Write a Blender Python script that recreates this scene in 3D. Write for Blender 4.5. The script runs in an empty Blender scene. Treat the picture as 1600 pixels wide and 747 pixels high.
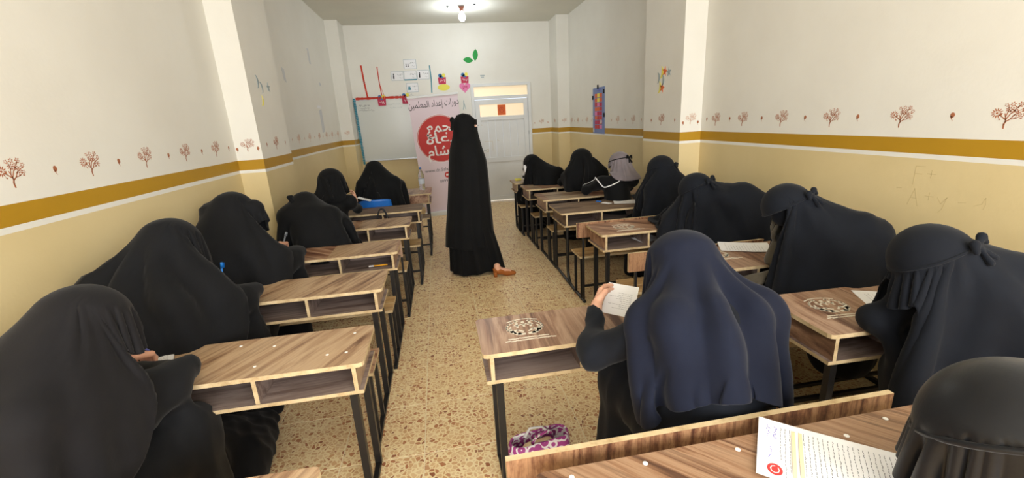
import bpy, bmesh, math, random
import numpy as np
from mathutils import Vector, Matrix
random.seed(7)
RNG = np.random.RandomState(7)
SC = bpy.context.scene
COL = SC.collection

# ------------------------------------------------------------------ camera
F_PX = 673.5
PITCH, YAW, ROLL, CAM_H = math.radians(15.578), math.radians(8.866), math.radians(-3.238), 1.611
def cam_axes():
    f = Vector((math.sin(YAW)*math.cos(PITCH), math.cos(YAW)*math.cos(PITCH), -math.sin(PITCH)))
    r0 = Vector((math.cos(YAW), -math.sin(YAW), 0)); u0 = r0.cross(f)
    rt = math.cos(ROLL)*r0 + math.sin(ROLL)*u0
    up = -math.sin(ROLL)*r0 + math.cos(ROLL)*u0
    return f, rt, up
cd = bpy.data.cameras.new('camera'); cam = bpy.data.objects.new('camera', cd); COL.objects.link(cam)
_f, _r, _u = cam_axes()
cam.matrix_world = Matrix(((_r.x, _u.x, -_f.x, 0), (_r.y, _u.y, -_f.y, 0), (_r.z, _u.z, -_f.z, CAM_H), (0, 0, 0, 1)))
cd.sensor_width = 36; cd.lens = F_PX/1600*36; cd.clip_start = 0.02; cd.clip_end = 100
SC.camera = cam

# ------------------------------------------------------------------ world, light, exposure
SC.view_settings.view_transform = 'Standard'
SC.view_settings.look = 'None'
SC.view_settings.gamma = 1
SC.view_settings.exposure = 0.72
w = bpy.data.worlds.new('world'); SC.world = w; w.use_nodes = True
bg = w.node_tree.nodes['Background']; bg.inputs[0].default_value = (0.80, 0.88, 1.0, 1); bg.inputs[1].default_value = 1.0

def area(name, loc, rot, sx, sy, power, col):
    l = bpy.data.lights.new(name, 'AREA'); l.shape = 'RECTANGLE'; l.size = sx; l.size_y = sy
    l.energy = power; l.color = col
    o = bpy.data.objects.new(name, l); COL.objects.link(o); o.location = loc; o.rotation_euler = rot
    return o
# daylight entering by the two tall windows in the rear wall (behind the photographer)
RX0, RX1, REAR, BACK, CEIL = -1.656, 2.51, -2.0, 8.71, 3.352
WINS = [(-1.25, 0.25), (0.65, 2.15)]
for (a, b) in WINS:
    area('window_daylight', ((a+b)/2, REAR+0.02, 1.95), (math.radians(90), 0, 0), b-a-0.1, 1.7, 62 if a < 0 else 92, (1.0, 0.985, 0.96))

# ------------------------------------------------------------------ materials
def lin(c):
    return tuple((x/255/12.92 if x/255 <= 0.04045 else ((x/255+0.055)/1.055)**2.4) for x in c)
def mat(name, rgb, rough=0.6, spec=0.3, metal=0, sheen=0, emit=None, estr=0):
    m = bpy.data.materials.new(name); m.use_nodes = True
    b = m.node_tree.nodes['Principled BSDF']
    b.inputs['Base Color'].default_value = (*lin(rgb), 1); b.inputs['Roughness'].default_value = rough
    b.inputs['Specular IOR Level'].default_value = spec; b.inputs['Metallic'].default_value = metal
    if sheen: b.inputs['Sheen Weight'].default_value = sheen; b.inputs['Sheen Roughness'].default_value = 0.45
    if emit: b.inputs['Emission Color'].default_value = (*lin(emit), 1); b.inputs['Emission Strength'].default_value = estr
    return m
class NT:
    def __init__(s, m): s.m = m; s.t = m.node_tree; s.b = s.t.nodes['Principled BSDF']
    def n(s, typ, **k):
        x = s.t.nodes.new('ShaderNode'+typ)
        for a, v in k.items(): setattr(x, a, v)
        return x
    def l(s, a, b): s.t.links.new(a, b)
    def ramp(s, fac, stops, interp='LINEAR'):
        r = s.n('ValToRGB'); r.color_ramp.interpolation = interp; e = r.color_ramp.elements
        while len(e) < len(stops): e.new(0.5)
        for el, (p, c) in zip(e, stops): el.position = p; el.color = (*lin(c), 1)
        s.l(fac, r.inputs[0]); return r.outputs[0]
    def coord(s, kind='Object', scale=(1, 1, 1), rot=(0, 0, 0), loc=(0, 0, 0)):
        mp = s.n('Mapping'); mp.inputs['Scale'].default_value = scale; mp.inputs['Rotation'].default_value = rot; mp.inputs['Location'].default_value = loc
        if kind == 'World': g = s.n('NewGeometry'); s.l(g.outputs['Position'], mp.inputs[0])
        else: g = s.n('TexCoord'); s.l(g.outputs[kind], mp.inputs[0])
        return mp.outputs[0]
    def noise(s, vec, scale, detail=4, rough=0.5, dist=0):
        x = s.n('TexNoise'); x.inputs['Scale'].default_value = scale; x.inputs['Detail'].default_value = detail
        x.inputs['Roughness'].default_value = rough; x.inputs['Distortion'].default_value = dist; s.l(vec, x.inputs['Vector']); return x.outputs[0]
    def bump(s, h, strength=0.2, dist=0.01):
        b = s.n('Bump'); b.inputs['Strength'].default_value = strength; b.inputs['Distance'].default_value = dist
        s.l(h, b.inputs['Height']); s.l(b.outputs[0], s.b.inputs['Normal'])
def paint(name, c, c2, rough=0.55):
    m = mat(name, c, rough, 0.3); t = NT(m)
    v = t.coord('World'); f = t.noise(v, 1.3, 5, 0.6); t.l(t.ramp(f, [(0.35, c), (0.7, c2)]), t.b.inputs['Base Color'])
    t.bump(t.noise(v, 55, 3), 0.12, 0.004); return m
M = {}
M['wall_white'] = paint('white wall paint', (232, 230, 222), (226, 223, 214))
M['wall_yellow'] = paint('pale yellow wall paint', (219, 200, 154), (211, 191, 143), 0.42)
M['stripe_ochre'] = paint('ochre stripe paint', (182, 140, 38), (172, 131, 34), 0.4)
M['stripe_white'] = paint('white stripe paint', (232, 230, 222), (226, 224, 216), 0.5)
M['ceiling'] = paint('ceiling paint', (228, 226, 214), (220, 219, 208), 0.8)
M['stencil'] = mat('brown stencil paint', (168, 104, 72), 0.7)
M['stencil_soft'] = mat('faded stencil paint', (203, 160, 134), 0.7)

def wood(name, light, mid, dark, rot=0.0, sc=1.0, rough=0.35, stretch=9, zs=None):
    m = mat(name, mid, rough, 0.4); t = NT(m)
    oi = t.n('ObjectInfo')
    tc = t.n('TexCoord'); va = t.n('VectorMath', operation='MULTIPLY_ADD')
    va.inputs[1].default_value = (1, 1, 1)
    cm = t.n('CombineXYZ'); mu = t.n('Math', operation='MULTIPLY'); mu.inputs[1].default_value = 37.0
    t.l(oi.outputs['Random'], mu.inputs[0]); t.l(mu.outputs[0], cm.inputs[0]); t.l(mu.outputs[0], cm.inputs[1])
    t.l(tc.outputs['Object'], va.inputs[0]); t.l(cm.outputs[0], va.inputs[2])
    m1 = t.n('Mapping'); m1.inputs['Rotation'].default_value = (0, 0, rot)
    t.l(va.outputs[0], m1.inputs[0])
    m2 = t.n('Mapping'); m2.inputs['Scale'].default_value = (stretch*sc, 1.0*sc, stretch*sc*0.5 if zs is None else zs)
    t.l(m1.outputs[0], m2.inputs[0])
    f = t.noise(m2.outputs[0], 1.0, 7, 0.62, 0.7)
    m3 = t.n('Mapping'); m3.inputs['Scale'].default_value = (stretch*sc*7, 2.0*sc, stretch*sc*3)
    t.l(m1.outputs[0], m3.inputs[0]); g = t.noise(m3.outputs[0], 1.0, 3, 0.6)
    ad = t.n('Math', operation='MULTIPLY_ADD'); ad.inputs[1].default_value = 0.22; t.l(g, ad.inputs[0]); t.l(f, ad.inputs[2])
    c1 = t.ramp(ad.outputs[0], [(0.46, dark), (0.55, mid), (0.62, light), (0.74, mid), (0.84, dark)])
    m4 = t.n('Mapping'); m4.inputs['Scale'].default_value = (stretch*sc*3.2, .8*sc, stretch*sc*1.5 if zs is None else zs); m4.inputs['Location'].default_value = (7, 3, 1)
    t.l(m1.outputs[0], m4.inputs[0]); s2 = t.noise(m4.outputs[0], 1.0, 6, 0.7, 0.3)
    fac = t.n('MapRange'); fac.inputs['From Min'].default_value = .52; fac.inputs['From Max'].default_value = .70; fac.inputs['To Max'].default_value = .75; t.l(s2, fac.inputs['Value'])
    mx = t.n('Mix', data_type='RGBA'); t.l(fac.outputs[0], mx.inputs['Factor']); t.l(c1, mx.inputs['A']); mx.inputs['B'].default_value = (*lin(dark), 1)
    t.l(mx.outputs['Result'], t.b.inputs['Base Color'])
    t.bump(g, 0.08, 0.002); return m
M['wood_left'] = wood('brown oak laminate', (186, 158, 126), (160, 128, 98), (104, 74, 55), 0.5, 1.0)
M['wood_right'] = wood('walnut laminate', (178, 148, 124), (146, 112, 90), (92, 64, 52), 0.05, 1.0)
M['wood_diag'] = wood('reddish walnut laminate', (182, 146, 118), (138, 98, 74), (88, 56, 44), -0.9, 0.9)
M['wood_zebra'] = wood('zebra oak laminate', (164, 132, 104), (136, 100, 74), (84, 58, 44), -0.75, 1.2, 0.4, 15)
M['wood_back'] = wood('dark striped walnut board', (160, 122, 90), (122, 84, 60), (76, 46, 36), 0, 1.6, 0.45, 12, 1.5)
M['wood_old'] = wood('old worn grey brown wood', (134, 112, 90), (108, 84, 64), (66, 48, 38), 1.57, 1.0, 0.6)
M['wood_in'] = wood('dark grey brown laminate', (146, 130, 122), (118, 100, 92), (80, 64, 58), 1.5, 1.0, 0.4)
M['wood_in_pale'] = wood('pale grey oak veneer', (182, 160, 134), (160, 136, 110), (124, 100, 80), 1.5, 1.0, 0.4)
M['wood_bench'] = wood('honey bench plank', (190, 156, 108), (168, 132, 86), (120, 88, 56), 1.57, 1.0, 0.45)
def edge_mat():
    m = mat('pale raw board edge', (206, 178, 130), 0.75, 0.2); t = NT(m)
    v = t.coord('Object', (1, 1, 1)); f = t.noise(v, 14, 5, 0.7)
    t.l(t.ramp(f, [(0.3, (168, 142, 104)), (0.5, (198, 176, 138)), (0.72, (212, 192, 156))]), t.b.inputs['Base Color']); t.bump(f, 0.4, 0.004); return m
M['edge'] = edge_mat()
def steel():
    m = mat('black painted steel', (24, 24, 26), 0.42, 0.5); t = NT(m)
    f = t.noise(t.coord('Object', (1, 1, 0.4)), 38, 6, 0.75)
    t.l(t.ramp(f, [(0.6, (22, 22, 24)), (0.71, (40, 38, 38)), (0.78, (122, 112, 104))]), t.b.inputs['Base Color']); return m
M['steel'] = steel()
def terrazzo():
    m = mat('terrazzo', (210, 185, 145), 0.32, 0.45); t = NT(m)
    v = t.coord('World'); 
    oi = t.n('ObjectInfo'); cm = t.n('CombineXYZ'); mu = t.n('Math', operation='MULTIPLY'); mu.inputs[1].default_value = 50
    t.l(oi.outputs['Random'], mu.inputs[0]); t.l(mu.outputs[0], cm.inputs[2])
    va = t.n('VectorMath', operation='ADD'); t.l(v, va.inputs[0]); t.l(cm.outputs[0], va.inputs[1]); v2 = va.outputs[0]
    nz = t.n('TexNoise'); nz.inputs['Scale'].default_value = 30; nz.inputs['Detail'].default_value = 2; t.l(v2, nz.inputs['Vector'])
    ms = t.n('VectorMath', operation='MULTIPLY_ADD'); ms.inputs[1].default_value = (0.02, 0.02, 0.02); t.l(nz.outputs[1], ms.inputs[0]); t.l(v2, ms.inputs[2])
    vo = t.n('TexVoronoi'); vo.feature = 'DISTANCE_TO_EDGE'; vo.inputs['Scale'].default_value = 42; vo.inputs['Randomness'].default_value = 1; t.l(ms.outputs[0], vo.inputs['Vector'])
    vc = t.n('TexVoronoi'); vc.feature = 'F1'; vc.inputs['Scale'].default_value = 42; vc.inputs['Randomness'].default_value = 1; t.l(ms.outputs[0], vc.inputs['Vector'])
    sep = t.n('SeparateColor'); t.l(vc.outputs['Color'], sep.inputs[0])
    chip = t.ramp(sep.outputs[0], [(0.0, (222, 184, 134)), (0.25, (232, 202, 156)), (0.48, (208, 160, 112)), (0.66, (224, 188, 140)), (0.82, (196, 140, 98)), (0.96, (178, 118, 80)), (1.0, (146, 88, 60))])
    thr = t.n('MapRange'); thr.inputs['From Min'].default_value = 0.06; thr.inputs['From Max'].default_value = 0.12
    big = t.noise(v2, 20, 2); mm = t.n('Math', operation='MULTIPLY_ADD'); mm.inputs[1].default_value = -0.26; mm.inputs[2].default_value = 0.115; t.l(big, mm.inputs[0])
    aa = t.n('Math', operation='ADD'); t.l(vo.outputs['Distance'], aa.inputs[0]); t.l(mm.outputs[0], aa.inputs[1]); t.l(aa.outputs[0], thr.inputs['Value'])
    base = t.ramp(t.noise(v, 2.2, 4), [(0.3, (240, 216, 168)), (0.7, (247, 228, 184))])
    mx = t.n('Mix', data_type='RGBA'); t.l(thr.outputs[0], mx.inputs['Factor']); t.l(base, mx.inputs['A']); t.l(chip, mx.inputs['B'])
    t.l(mx.outputs['Result'], t.b.inputs['Base Color'])
    t.l(t.ramp(t.noise(v, 3.0, 4), [(0.3, (150, 150, 150)), (0.7, (185, 185, 185))]), t.b.inputs['Roughness']); return m
M['terrazzo'] = terrazzo()
M['grout'] = mat('cream grout', (244, 230, 196), 0.8)

def cloth(name, c, c2, rough=0.85, sheen=0.06, scale=900):
    m = mat(name, c, rough, 0.18, sheen=sheen); t = NT(m)
    v = t.coord('Object'); f = t.noise(v, 6, 4, 0.6)
    t.l(t.ramp(f, [(0.35, c), (0.7, c2)]), t.b.inputs['Base Color'])
    t.bump(t.noise(v, scale*0.15, 3, 0.6), 0.1, 0.003); return m
M['black'] = cloth('matte black crepe', (17, 18, 21), (21, 22, 25))
M['black2'] = cloth('deep black crepe', (12, 13, 15), (16, 17, 19))
M['soft_black'] = cloth('warm black chiffon', (22, 21, 23), (26, 25, 27))
M['navy'] = cloth('dark navy crepe', (17, 21, 36), (21, 26, 42))
M['navy_robe'] = cloth('darker navy crepe', (17, 21, 34), (21, 26, 40))
M['navy_black'] = cloth('blue black crepe', (15, 18, 25), (19, 23, 31))
M['satin'] = cloth('black satin', (14, 15, 19), (18, 20, 25), 0.40, 0.1)
M['satin'].node_tree.nodes['Principled BSDF'].inputs['Specular IOR Level'].default_value = 0.3
M['grey_cloth'] = cloth('grey scarf cotton', (128, 120, 124), (112, 104, 110), 0.9, 0.3)
M['glove'] = cloth('olive grey glove', (92, 86, 74), (80, 74, 64), 0.8, 0.3)
M['skin'] = mat('skin', (224, 172, 146), 0.5, 0.4)
M['skin'].node_tree.nodes['Principled BSDF'].inputs['Subsurface Weight'].default_value = 0.08
M['paper'] = mat('white paper', (236, 236, 238), 0.7)
M['ink'] = mat('grey printed ink', (92, 90, 98), 0.8)
M['ink_blue'] = mat('blue pen ink', (96, 90, 190), 0.8)
M['orange_hl'] = mat('pale orange print', (242, 216, 176), 0.8)
M['red_print'] = mat('red print', (198, 62, 60), 0.6)
M['white_print'] = mat('white print', (240, 236, 236), 0.6)
M['cream_print'] = mat('cream emblem print', (222, 214, 196), 0.6)
M['black_print'] = mat('black print', (40, 36, 42), 0.6)
M['banner'] = mat('pale pink banner vinyl', (226, 208, 218), 0.45, 0.4)
M['metal_white'] = mat('white painted metal', (222, 224, 224), 0.4, 0.4)
M['door_white'] = paint('white door paint', (226, 228, 228), (216, 218, 218), 0.4)
M['alu'] = mat('brushed aluminium', (186, 188, 190), 0.35, 0.5, 0.8)
M['board_white'] = mat('whiteboard enamel', (206, 208, 202), 0.22, 0.5)
M['red_paper'] = mat('red crepe garland', (206, 62, 44), 0.7)
M['teal_paper'] = mat('teal crepe garland', (52, 132, 152), 0.7)
M['yellow_paper'] = mat('yellow card', (234, 224, 100), 0.7)
M['pink_paper'] = mat('pink card', (226, 130, 176), 0.7)
M['rose_paper'] = mat('crimson card', (190, 58, 88), 0.7)
M['blue_paper'] = mat('blue card', (70, 120, 170), 0.7)
M['green_paper'] = mat('green leaf card', (48, 152, 72), 0.7)
M['orange_paper'] = mat('orange card', (226, 112, 60), 0.7)
M['grey_paper'] = mat('blue grey card', (158, 170, 174), 0.7)
M['faint_paper'] = mat('faint grey card', (206, 208, 210), 0.7)
M['blue_plastic'] = mat('blue plastic', (30, 104, 190), 0.4, 0.5)
M['pen_blue'] = mat('bright blue pen plastic', (20, 130, 230), 0.3, 0.5)
M['pen_lilac'] = mat('lilac blue pen plastic', (92, 98, 168), 0.3, 0.5)
M['pen_grey'] = mat('grey pen plastic', (120, 128, 136), 0.3, 0.5)
M['pencil'] = mat('yellow pencil paint', (226, 160, 40), 0.4)
M['shoe'] = mat('tan suede', (160, 92, 40), 0.7)
M['dark'] = mat('dark rubber', (30, 30, 34), 0.7)
M['blue_bag'] = cloth('navy blue cloth bag', (36, 46, 86), (28, 36, 66), 0.7, 0.2)
M['screw'] = mat('white screw cap', (232, 230, 226), 0.4)
M['copper'] = mat('brown bakelite', (120, 72, 56), 0.4)
M['bulb'] = mat('lit bulb', (255, 255, 255), 0.4, emit=(245, 250, 255), estr=14)
M['frosted'] = mat('frosted amber daylight glass', (236, 216, 182), 0.3, 0.4, emit=(250, 226, 190), estr=0.26)  # emission added to the pane stands in for daylight from behind the door
def clear_glass():
    m = mat('clear plastic', (235, 240, 242), 0.06, 0.5); b = m.node_tree.nodes['Principled BSDF']
    b.inputs['Transmission Weight'].default_value = 0.92; b.inputs['IOR'].default_value = 1.3; return m
M['clear'] = clear_glass()
def bag_mat():
    m = mat('white bag with magenta pattern', (236, 230, 236), 0.5); t = NT(m)
    v = t.coord('Object'); vo = t.n('TexVoronoi'); vo.inputs['Scale'].default_value = 26; t.l(v, vo.inputs['Vector'])
    wv = t.n('Math', operation='MULTIPLY'); wv.inputs[1].default_value = 12; t.l(vo.outputs['Distance'], wv.inputs[0])
    sn = t.n('Math', operation='SINE'); t.l(wv.outputs[0], sn.inputs[0])
    t.l(t.ramp(sn.outputs[0], [(0.0, (170, 70, 145)), (0.3, (190, 110, 170)), (0.5, (238, 232, 238)), (1, (240, 236, 240))]), t.b.inputs['Base Color']); return m
M['bag'] = bag_mat()

# ------------------------------------------------------------------ helpers
def new_obj(name, verts, faces, mats, parent=None, fmat=None, smooth=False):
    me = bpy.data.meshes.new(name); me.from_pydata([tuple(v) for v in verts], [], [tuple(f) for f in faces])
    for m in (mats if isinstance(mats, (list, tuple)) else [mats]): me.materials.append(m)
    if fmat is not None: me.polygons.foreach_set('material_index', list(fmat))
    if smooth: me.polygons.foreach_set('use_smooth', [True]*len(me.polygons))
    me.update()
    o = bpy.data.objects.new(name, me); COL.objects.link(o)
    if parent is not None: o.parent = parent
    return o
def tag(o, label, cat, group=None):
    o['label'] = label; o['category'] = cat
    if group: o['group'] = group
    return o
def thing(name, label, cat, loc=(0, 0, 0), rz=0, group=None):
    o = bpy.data.objects.new(name, None); COL.objects.link(o); o.empty_display_size = 0.1
    o.location = loc; o.rotation_euler = (0, 0, rz); return tag(o, label, cat, group)
def struct(o): o['kind'] = 'structure'; return o
class MB:
    """collects shapes for ONE mesh object"""
    def __init__(s): s.v = []; s.f = []; s.m = []
    def add(s, vs, fs, mi=0):
        k = len(s.v); s.v += [tuple(x) for x in vs]; s.f += [tuple(i+k for i in f) for f in fs]
        s.m += ([mi]*len(fs) if isinstance(mi, int) else list(mi)); return s
    def box(s, x0, x1, y0, y1, z0, z1, mi=0, bev=0.0):
        if bev > 0:
            bm = bmesh.new(); bmesh.ops.create_cube(bm, size=1)
            for v in bm.verts: v.co = Vector(((x0+x1)/2+v.co.x*(x1-x0), (y0+y1)/2+v.co.y*(y1-y0), (z0+z1)/2+v.co.z*(z1-z0)))
            bmesh.ops.bevel(bm, geom=bm.edges[:], offset=bev, segments=2, affect='EDGES', profile=0.5)
            bm.verts.index_update(); vs = [v.co.copy() for v in bm.verts]; fs = [[v.index for v in f.verts] for f in bm.faces]
            bm.free(); return s.add(vs, fs, mi)
        vs = [(x, y, z) for z in (z0, z1) for y in (y0, y1) for x in (x0, x1)]
        return s.add(vs, [(0, 2, 3, 1), (4, 5, 7, 6), (0, 1, 5, 4), (2, 6, 7, 3), (0, 4, 6, 2), (1, 3, 7, 5)], mi)
    def board(s, x0, x1, y0, y1, z0, z1, axis='z', r=0.0):
        """board with laminate faces (mat 0) and raw edges (mat 1); axis = thickness axis"""
        vs = [(x, y, z) for z in (z0, z1) for y in (y0, y1) for x in (x0, x1)]
        fs = [(0, 2, 3, 1), (4, 5, 7, 6), (0, 1, 5, 4), (2, 6, 7, 3), (0, 4, 6, 2), (1, 3, 7, 5)]
        big = {'z': (0, 1), 'y': (2, 3), 'x': (4, 5)}[axis]
        return s.add(vs, fs, [0 if i in big else 1 for i in range(6)])
    def slab(s, pts, z0, z1):
        n = len(pts); vs = [(x, y, z0) for x, y in pts]+[(x, y, z1) for x, y in pts]
        return s.add(vs, [tuple(range(n))[::-1], tuple(range(n, 2*n))]+[(i, (i+1) % n, n+(i+1) % n, n+i) for i in range(n)], [0, 0]+[1]*n)
    def tube(s, pts, r, seg=8, mi=0, closed=False):
        P = [Vector(p) for p in pts]; n = len(P); rr = r if isinstance(r, (list, tuple)) else [r]*n
        ref = None; vs = []
        for i in range(n):
            a = P[(i-1) % n] if (closed or i > 0) else P[i]; b = P[(i+1) % n] if (closed or i < n-1) else P[i]
            t = (b-a).normalized()
            if ref is None: ref = Vector((0, 0, 1)) if abs(t.z) < 0.9 else Vector((1, 0, 0))
            u = ref - t*ref.dot(t)
            u = u.normalized() if u.length > 1e-6 else t.orthogonal().normalized(); ref = u; w_ = t.cross(u)
            off = math.pi/4 if seg == 4 else 0
            for k in range(seg):
                an = 2*math.pi*k/seg+off; vs.append(P[i]+(u*math.cos(an)+w_*math.sin(an))*rr[i])
        fs = []
        for i in range(n if closed else n-1):
            j = (i+1) % n
            for k in range(seg): fs.append((i*seg+k, i*seg+(k+1) % seg, j*seg+(k+1) % seg, j*seg+k))
        if not closed: fs.append(tuple(range(seg))[::-1]); fs.append(tuple((n-1)*seg+k for k in range(seg)))
        return s.add(vs, fs, mi)
    def lathe(s, prof, seg=24, c=(0, 0, 0), mi=0):
        vs = []; 
        for r, z in prof:
            for k in range(seg):
                a = 2*math.pi*k/seg; vs.append((c[0]+r*math.cos(a), c[1]+r*math.sin(a), c[2]+z))
        fs = []
        for i in range(len(prof)-1):
            for k in range(seg): fs.append((i*seg+k, i*seg+(k+1) % seg, (i+1)*seg+(k+1) % seg, (i+1)*seg+k))
        fs.append(tuple(range(seg))[::-1]); fs.append(tuple((len(prof)-1)*seg+k for k in range(seg)))
        return s.add(vs, fs, mi)
    def build(s, name, mats, parent=None, smooth=False):
        return new_obj(name, s.v, s.f, mats, parent, s.m, smooth)
def flat_shape(polys, place, th=0.0012):
    """thin raised print: polys are 2D lists; place maps (u,v,d) -> world"""
    mb = MB()
    for p in polys:
        n = len(p); vs = [place(u, v, th) for u, v in p]+[place(u, v, 0) for u, v in p]
        mb.add(vs, [tuple(range(n))]+[(i, n+i, n+(i+1) % n, (i+1) % n) for i in range(n)])
    return mb
def stroke(pts, wd):
    """2D polyline -> list of quads (each convex)"""
    out = []
    for i in range(len(pts)-1):
        a = Vector(pts[i]); b = Vector(pts[i+1]); d = b-a
        if d.length < 1e-9: continue
        w_ = wd[i] if isinstance(wd, (list, tuple)) else wd
        w2 = wd[i+1] if isinstance(wd, (list, tuple)) else wd
        n = Vector((-d.y, d.x)).normalized(); e = d.normalized()*min(w_, w2)*0.3
        out.append([tuple(a-e+n*w_/2), tuple(a-e-n*w_/2), tuple(b+e-n*w2/2), tuple(b+e+n*w2/2)])
    return out
def ell(cx, cy, rx, ry, n=14, rot=0):
    c, s_ = math.cos(rot), math.sin(rot)
    return [(cx+rx*math.cos(a)*c-ry*math.sin(a)*s_, cy+rx*math.cos(a)*s_+ry*math.sin(a)*c) for a in [2*math.pi*i/n for i in range(n)]]
def petal(cx, cy, ang, L, W):
    c, s_ = math.cos(ang), math.sin(ang)
    q = [(0, 0), (L*0.35, W/2), (L*0.7, W*0.42), (L, 0), (L*0.7, -W*0.42), (L*0.35, -W/2)]
    return [(cx+x*c-y*s_, cy+x*s_+y*c) for x, y in q]

# Arabic text from presentation forms, laid right to left
AR = {}
def _f(base, iso, dual=True):
    AR[base] = (iso, dual)
for ch, iso, dual in [('ا', 0xFE8D, False), ('إ', 0xFE87, False), ('أ', 0xFE83, False), ('ب', 0xFE8F, True), ('ة', 0xFE93, False), ('ت', 0xFE95, True), ('ج', 0xFE9D, True), ('د', 0xFEA9, False), ('ر', 0xFEAD, False), ('س', 0xFEB1, True), ('ش', 0xFEB5, True), ('ع', 0xFEC9, True), ('ل', 0xFEDD, True), ('م', 0xFEE1, True), ('ن', 0xFEE5, True), ('و', 0xFEED, False), ('ي', 0xFEF1, True), ('ه', 0xFEE9, True), ('ك', 0xFED9, True), ('ف', 0xFED1, True), ('ق', 0xFED5, True), ('ح', 0xFEA1, True), ('ص', 0xFEB9, True), ('ط', 0xFEC1, True)]:
    _f(ch, iso, dual)
def shape(s):
    out = []
    for i, ch in enumerate(s):
        if ch not in AR: out.append(ch); continue
        iso, dual = AR[ch]
        pj = i > 0 and s[i-1] in AR and AR[s[i-1]][1]
        nj = i < len(s)-1 and s[i+1] in AR and dual
        k = (3 if nj else 1) if pj else (2 if nj else 0)
        out.append(chr(iso+k))
    return ''.join(out[::-1])
_txt_cache = {}
def text_mesh(name, s, size, place_m, m, parent, arabic=False, extrude=0.0006, offset=0.0, squash=1.0):
    c = bpy.data.curves.new('tmp', 'FONT'); c.body = shape(s) if arabic else s; c.size = size; c.extrude = extrude
    c.align_x = 'CENTER'; c.align_y = 'CENTER'; c.resolution_u = 3; c.offset = offset
    o = bpy.data.objects.new('tmp', c); COL.objects.link(o)
    dg = bpy.context.evaluated_depsgraph_get(); me = bpy.data.meshes.new_from_object(o.evaluated_get(dg))
    bpy.data.objects.remove(o); bpy.data.curves.remove(c)
    me.materials.clear(); me.materials.append(m); me.name = name
    me.transform(Matrix.Diagonal((squash, 1, 1, 1)))
    me.transform(place_m); t = bpy.data.objects.new(name, me); COL.objects.link(t)
    if parent is not None: t.parent = parent
    return t

# ------------------------------------------------------------------ room shell
ZS = [0.0, 1.290, 1.315, 1.397, CEIL]
def wall_strips(name, plan, mats_i=(0, 1, 2, 3), holes=()):
    vs, fs, fm = [], [], []
    for i in range(len(plan)-1):
        (xa, ya), (xb, yb) = plan[i], plan[i+1]
        for k in range(4):
            b = len(vs); vs += [(xa, ya, ZS[k]), (xb, yb, ZS[k]), (xb, yb, ZS[k+1]), (xa, ya, ZS[k+1])]
            fs.append((b, b+1, b+2, b+3)); fm.append(mats_i[k])
    o = new_obj(name, vs, fs, [M['wall_yellow'], M['stripe_white'], M['stripe_ochre'], M['wall_white']], None, fm)
    so = o.modifiers.new('thick', 'SOLIDIFY'); so.thickness = 0.12; so.offset = -1
    so.use_even_offset = False
    return struct(o)
LP = [(-1.656, REAR), (-1.656, 3.978), (-1.455, 3.978), (-1.455, 4.724), (-1.664, 4.724), (-1.664, 8.25), (-1.455, 8.25), (-1.455, BACK)]
RP = [(2.51, REAR), (2.51, 3.918), (2.293, 3.918), (2.293, 4.678), (2.519, 4.678), (2.519, 8.192), (2.293, 8.192), (2.293, BACK)]
def solid_wall(name, plan, side):
    """wall with pilasters, painted in horizontal strips; outer face flat"""
    xo = plan[0][0] + side*0.25
    vs, fs, fm = [], [], []
    for i in range(len(plan)-1):
        (xa, ya), (xb, yb) = plan[i], plan[i+1]
        for k in range(4):
            b = len(vs); q = [(xa, ya, ZS[k]), (xb, yb, ZS[k]), (xb, yb, ZS[k+1]), (xa, ya, ZS[k+1])]
            vs += q; fs.append((b, b+1, b+2, b+3) if side < 0 else (b+3, b+2, b+1, b)); fm.append(k)
    b = len(vs); y0, y1 = plan[0][1], plan[-1][1]
    vs += [(xo, y0, 0), (xo, y1, 0), (xo, y1, CEIL), (xo, y0, CEIL)]; fs.append((b, b+1, b+2, b+3)); fm.append(3)
    return struct(new_obj(name, vs, fs, [M['wall_yellow'], M['stripe_white'], M['stripe_ochre'], M['wall_white']], None, fm))
wall_left = solid_wall('wall_left', LP, -1)
wall_right = solid_wall('wall_right', RP, 1)
# far wall with a door opening
DX0, DX1, DZ1 = 0.72, 1.885, 2.285
def strips_rect(mb, x0, x1, y, zlo, zhi, th):
    for k in range(4):
        a, b = max(ZS[k], zlo), min(ZS[k+1], zhi)
        if b > a+1e-4: mb.box(x0, x1, y, y+th, a, b, k)
mb = MB(); strips_rect(mb, -1.9, DX0, BACK, 0, CEIL, 0.12); strips_rect(mb, DX1, 2.76, BACK, 0, CEIL, 0.12); strips_rect(mb, DX0, DX1, BACK, DZ1, CEIL, 0.12)
wall_back = struct(mb.build('wall_back', [M['wall_yellow'], M['stripe_white'], M['stripe_ochre'], M['wall_white']]))
mb = MB(); xs = [-1.9, WINS[0][0], WINS[0][1], WINS[1][0], WINS[1][1], 2.76]
for i in (0, 2, 4): mb.box(xs[i], xs[i+1], REAR-0.15, REAR, 0, CEIL, 3)
for a, b in WINS: mb.box(a, b, REAR-0.15, REAR, 0, 1.05, 0); mb.box(a, b, REAR-0.15, REAR, 2.85, CEIL, 3)
wall_rear = struct(mb.build('wall_rear', [M['wall_yellow'], M['stripe_white'], M['stripe_ochre'], M['wall_white']]))
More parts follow.
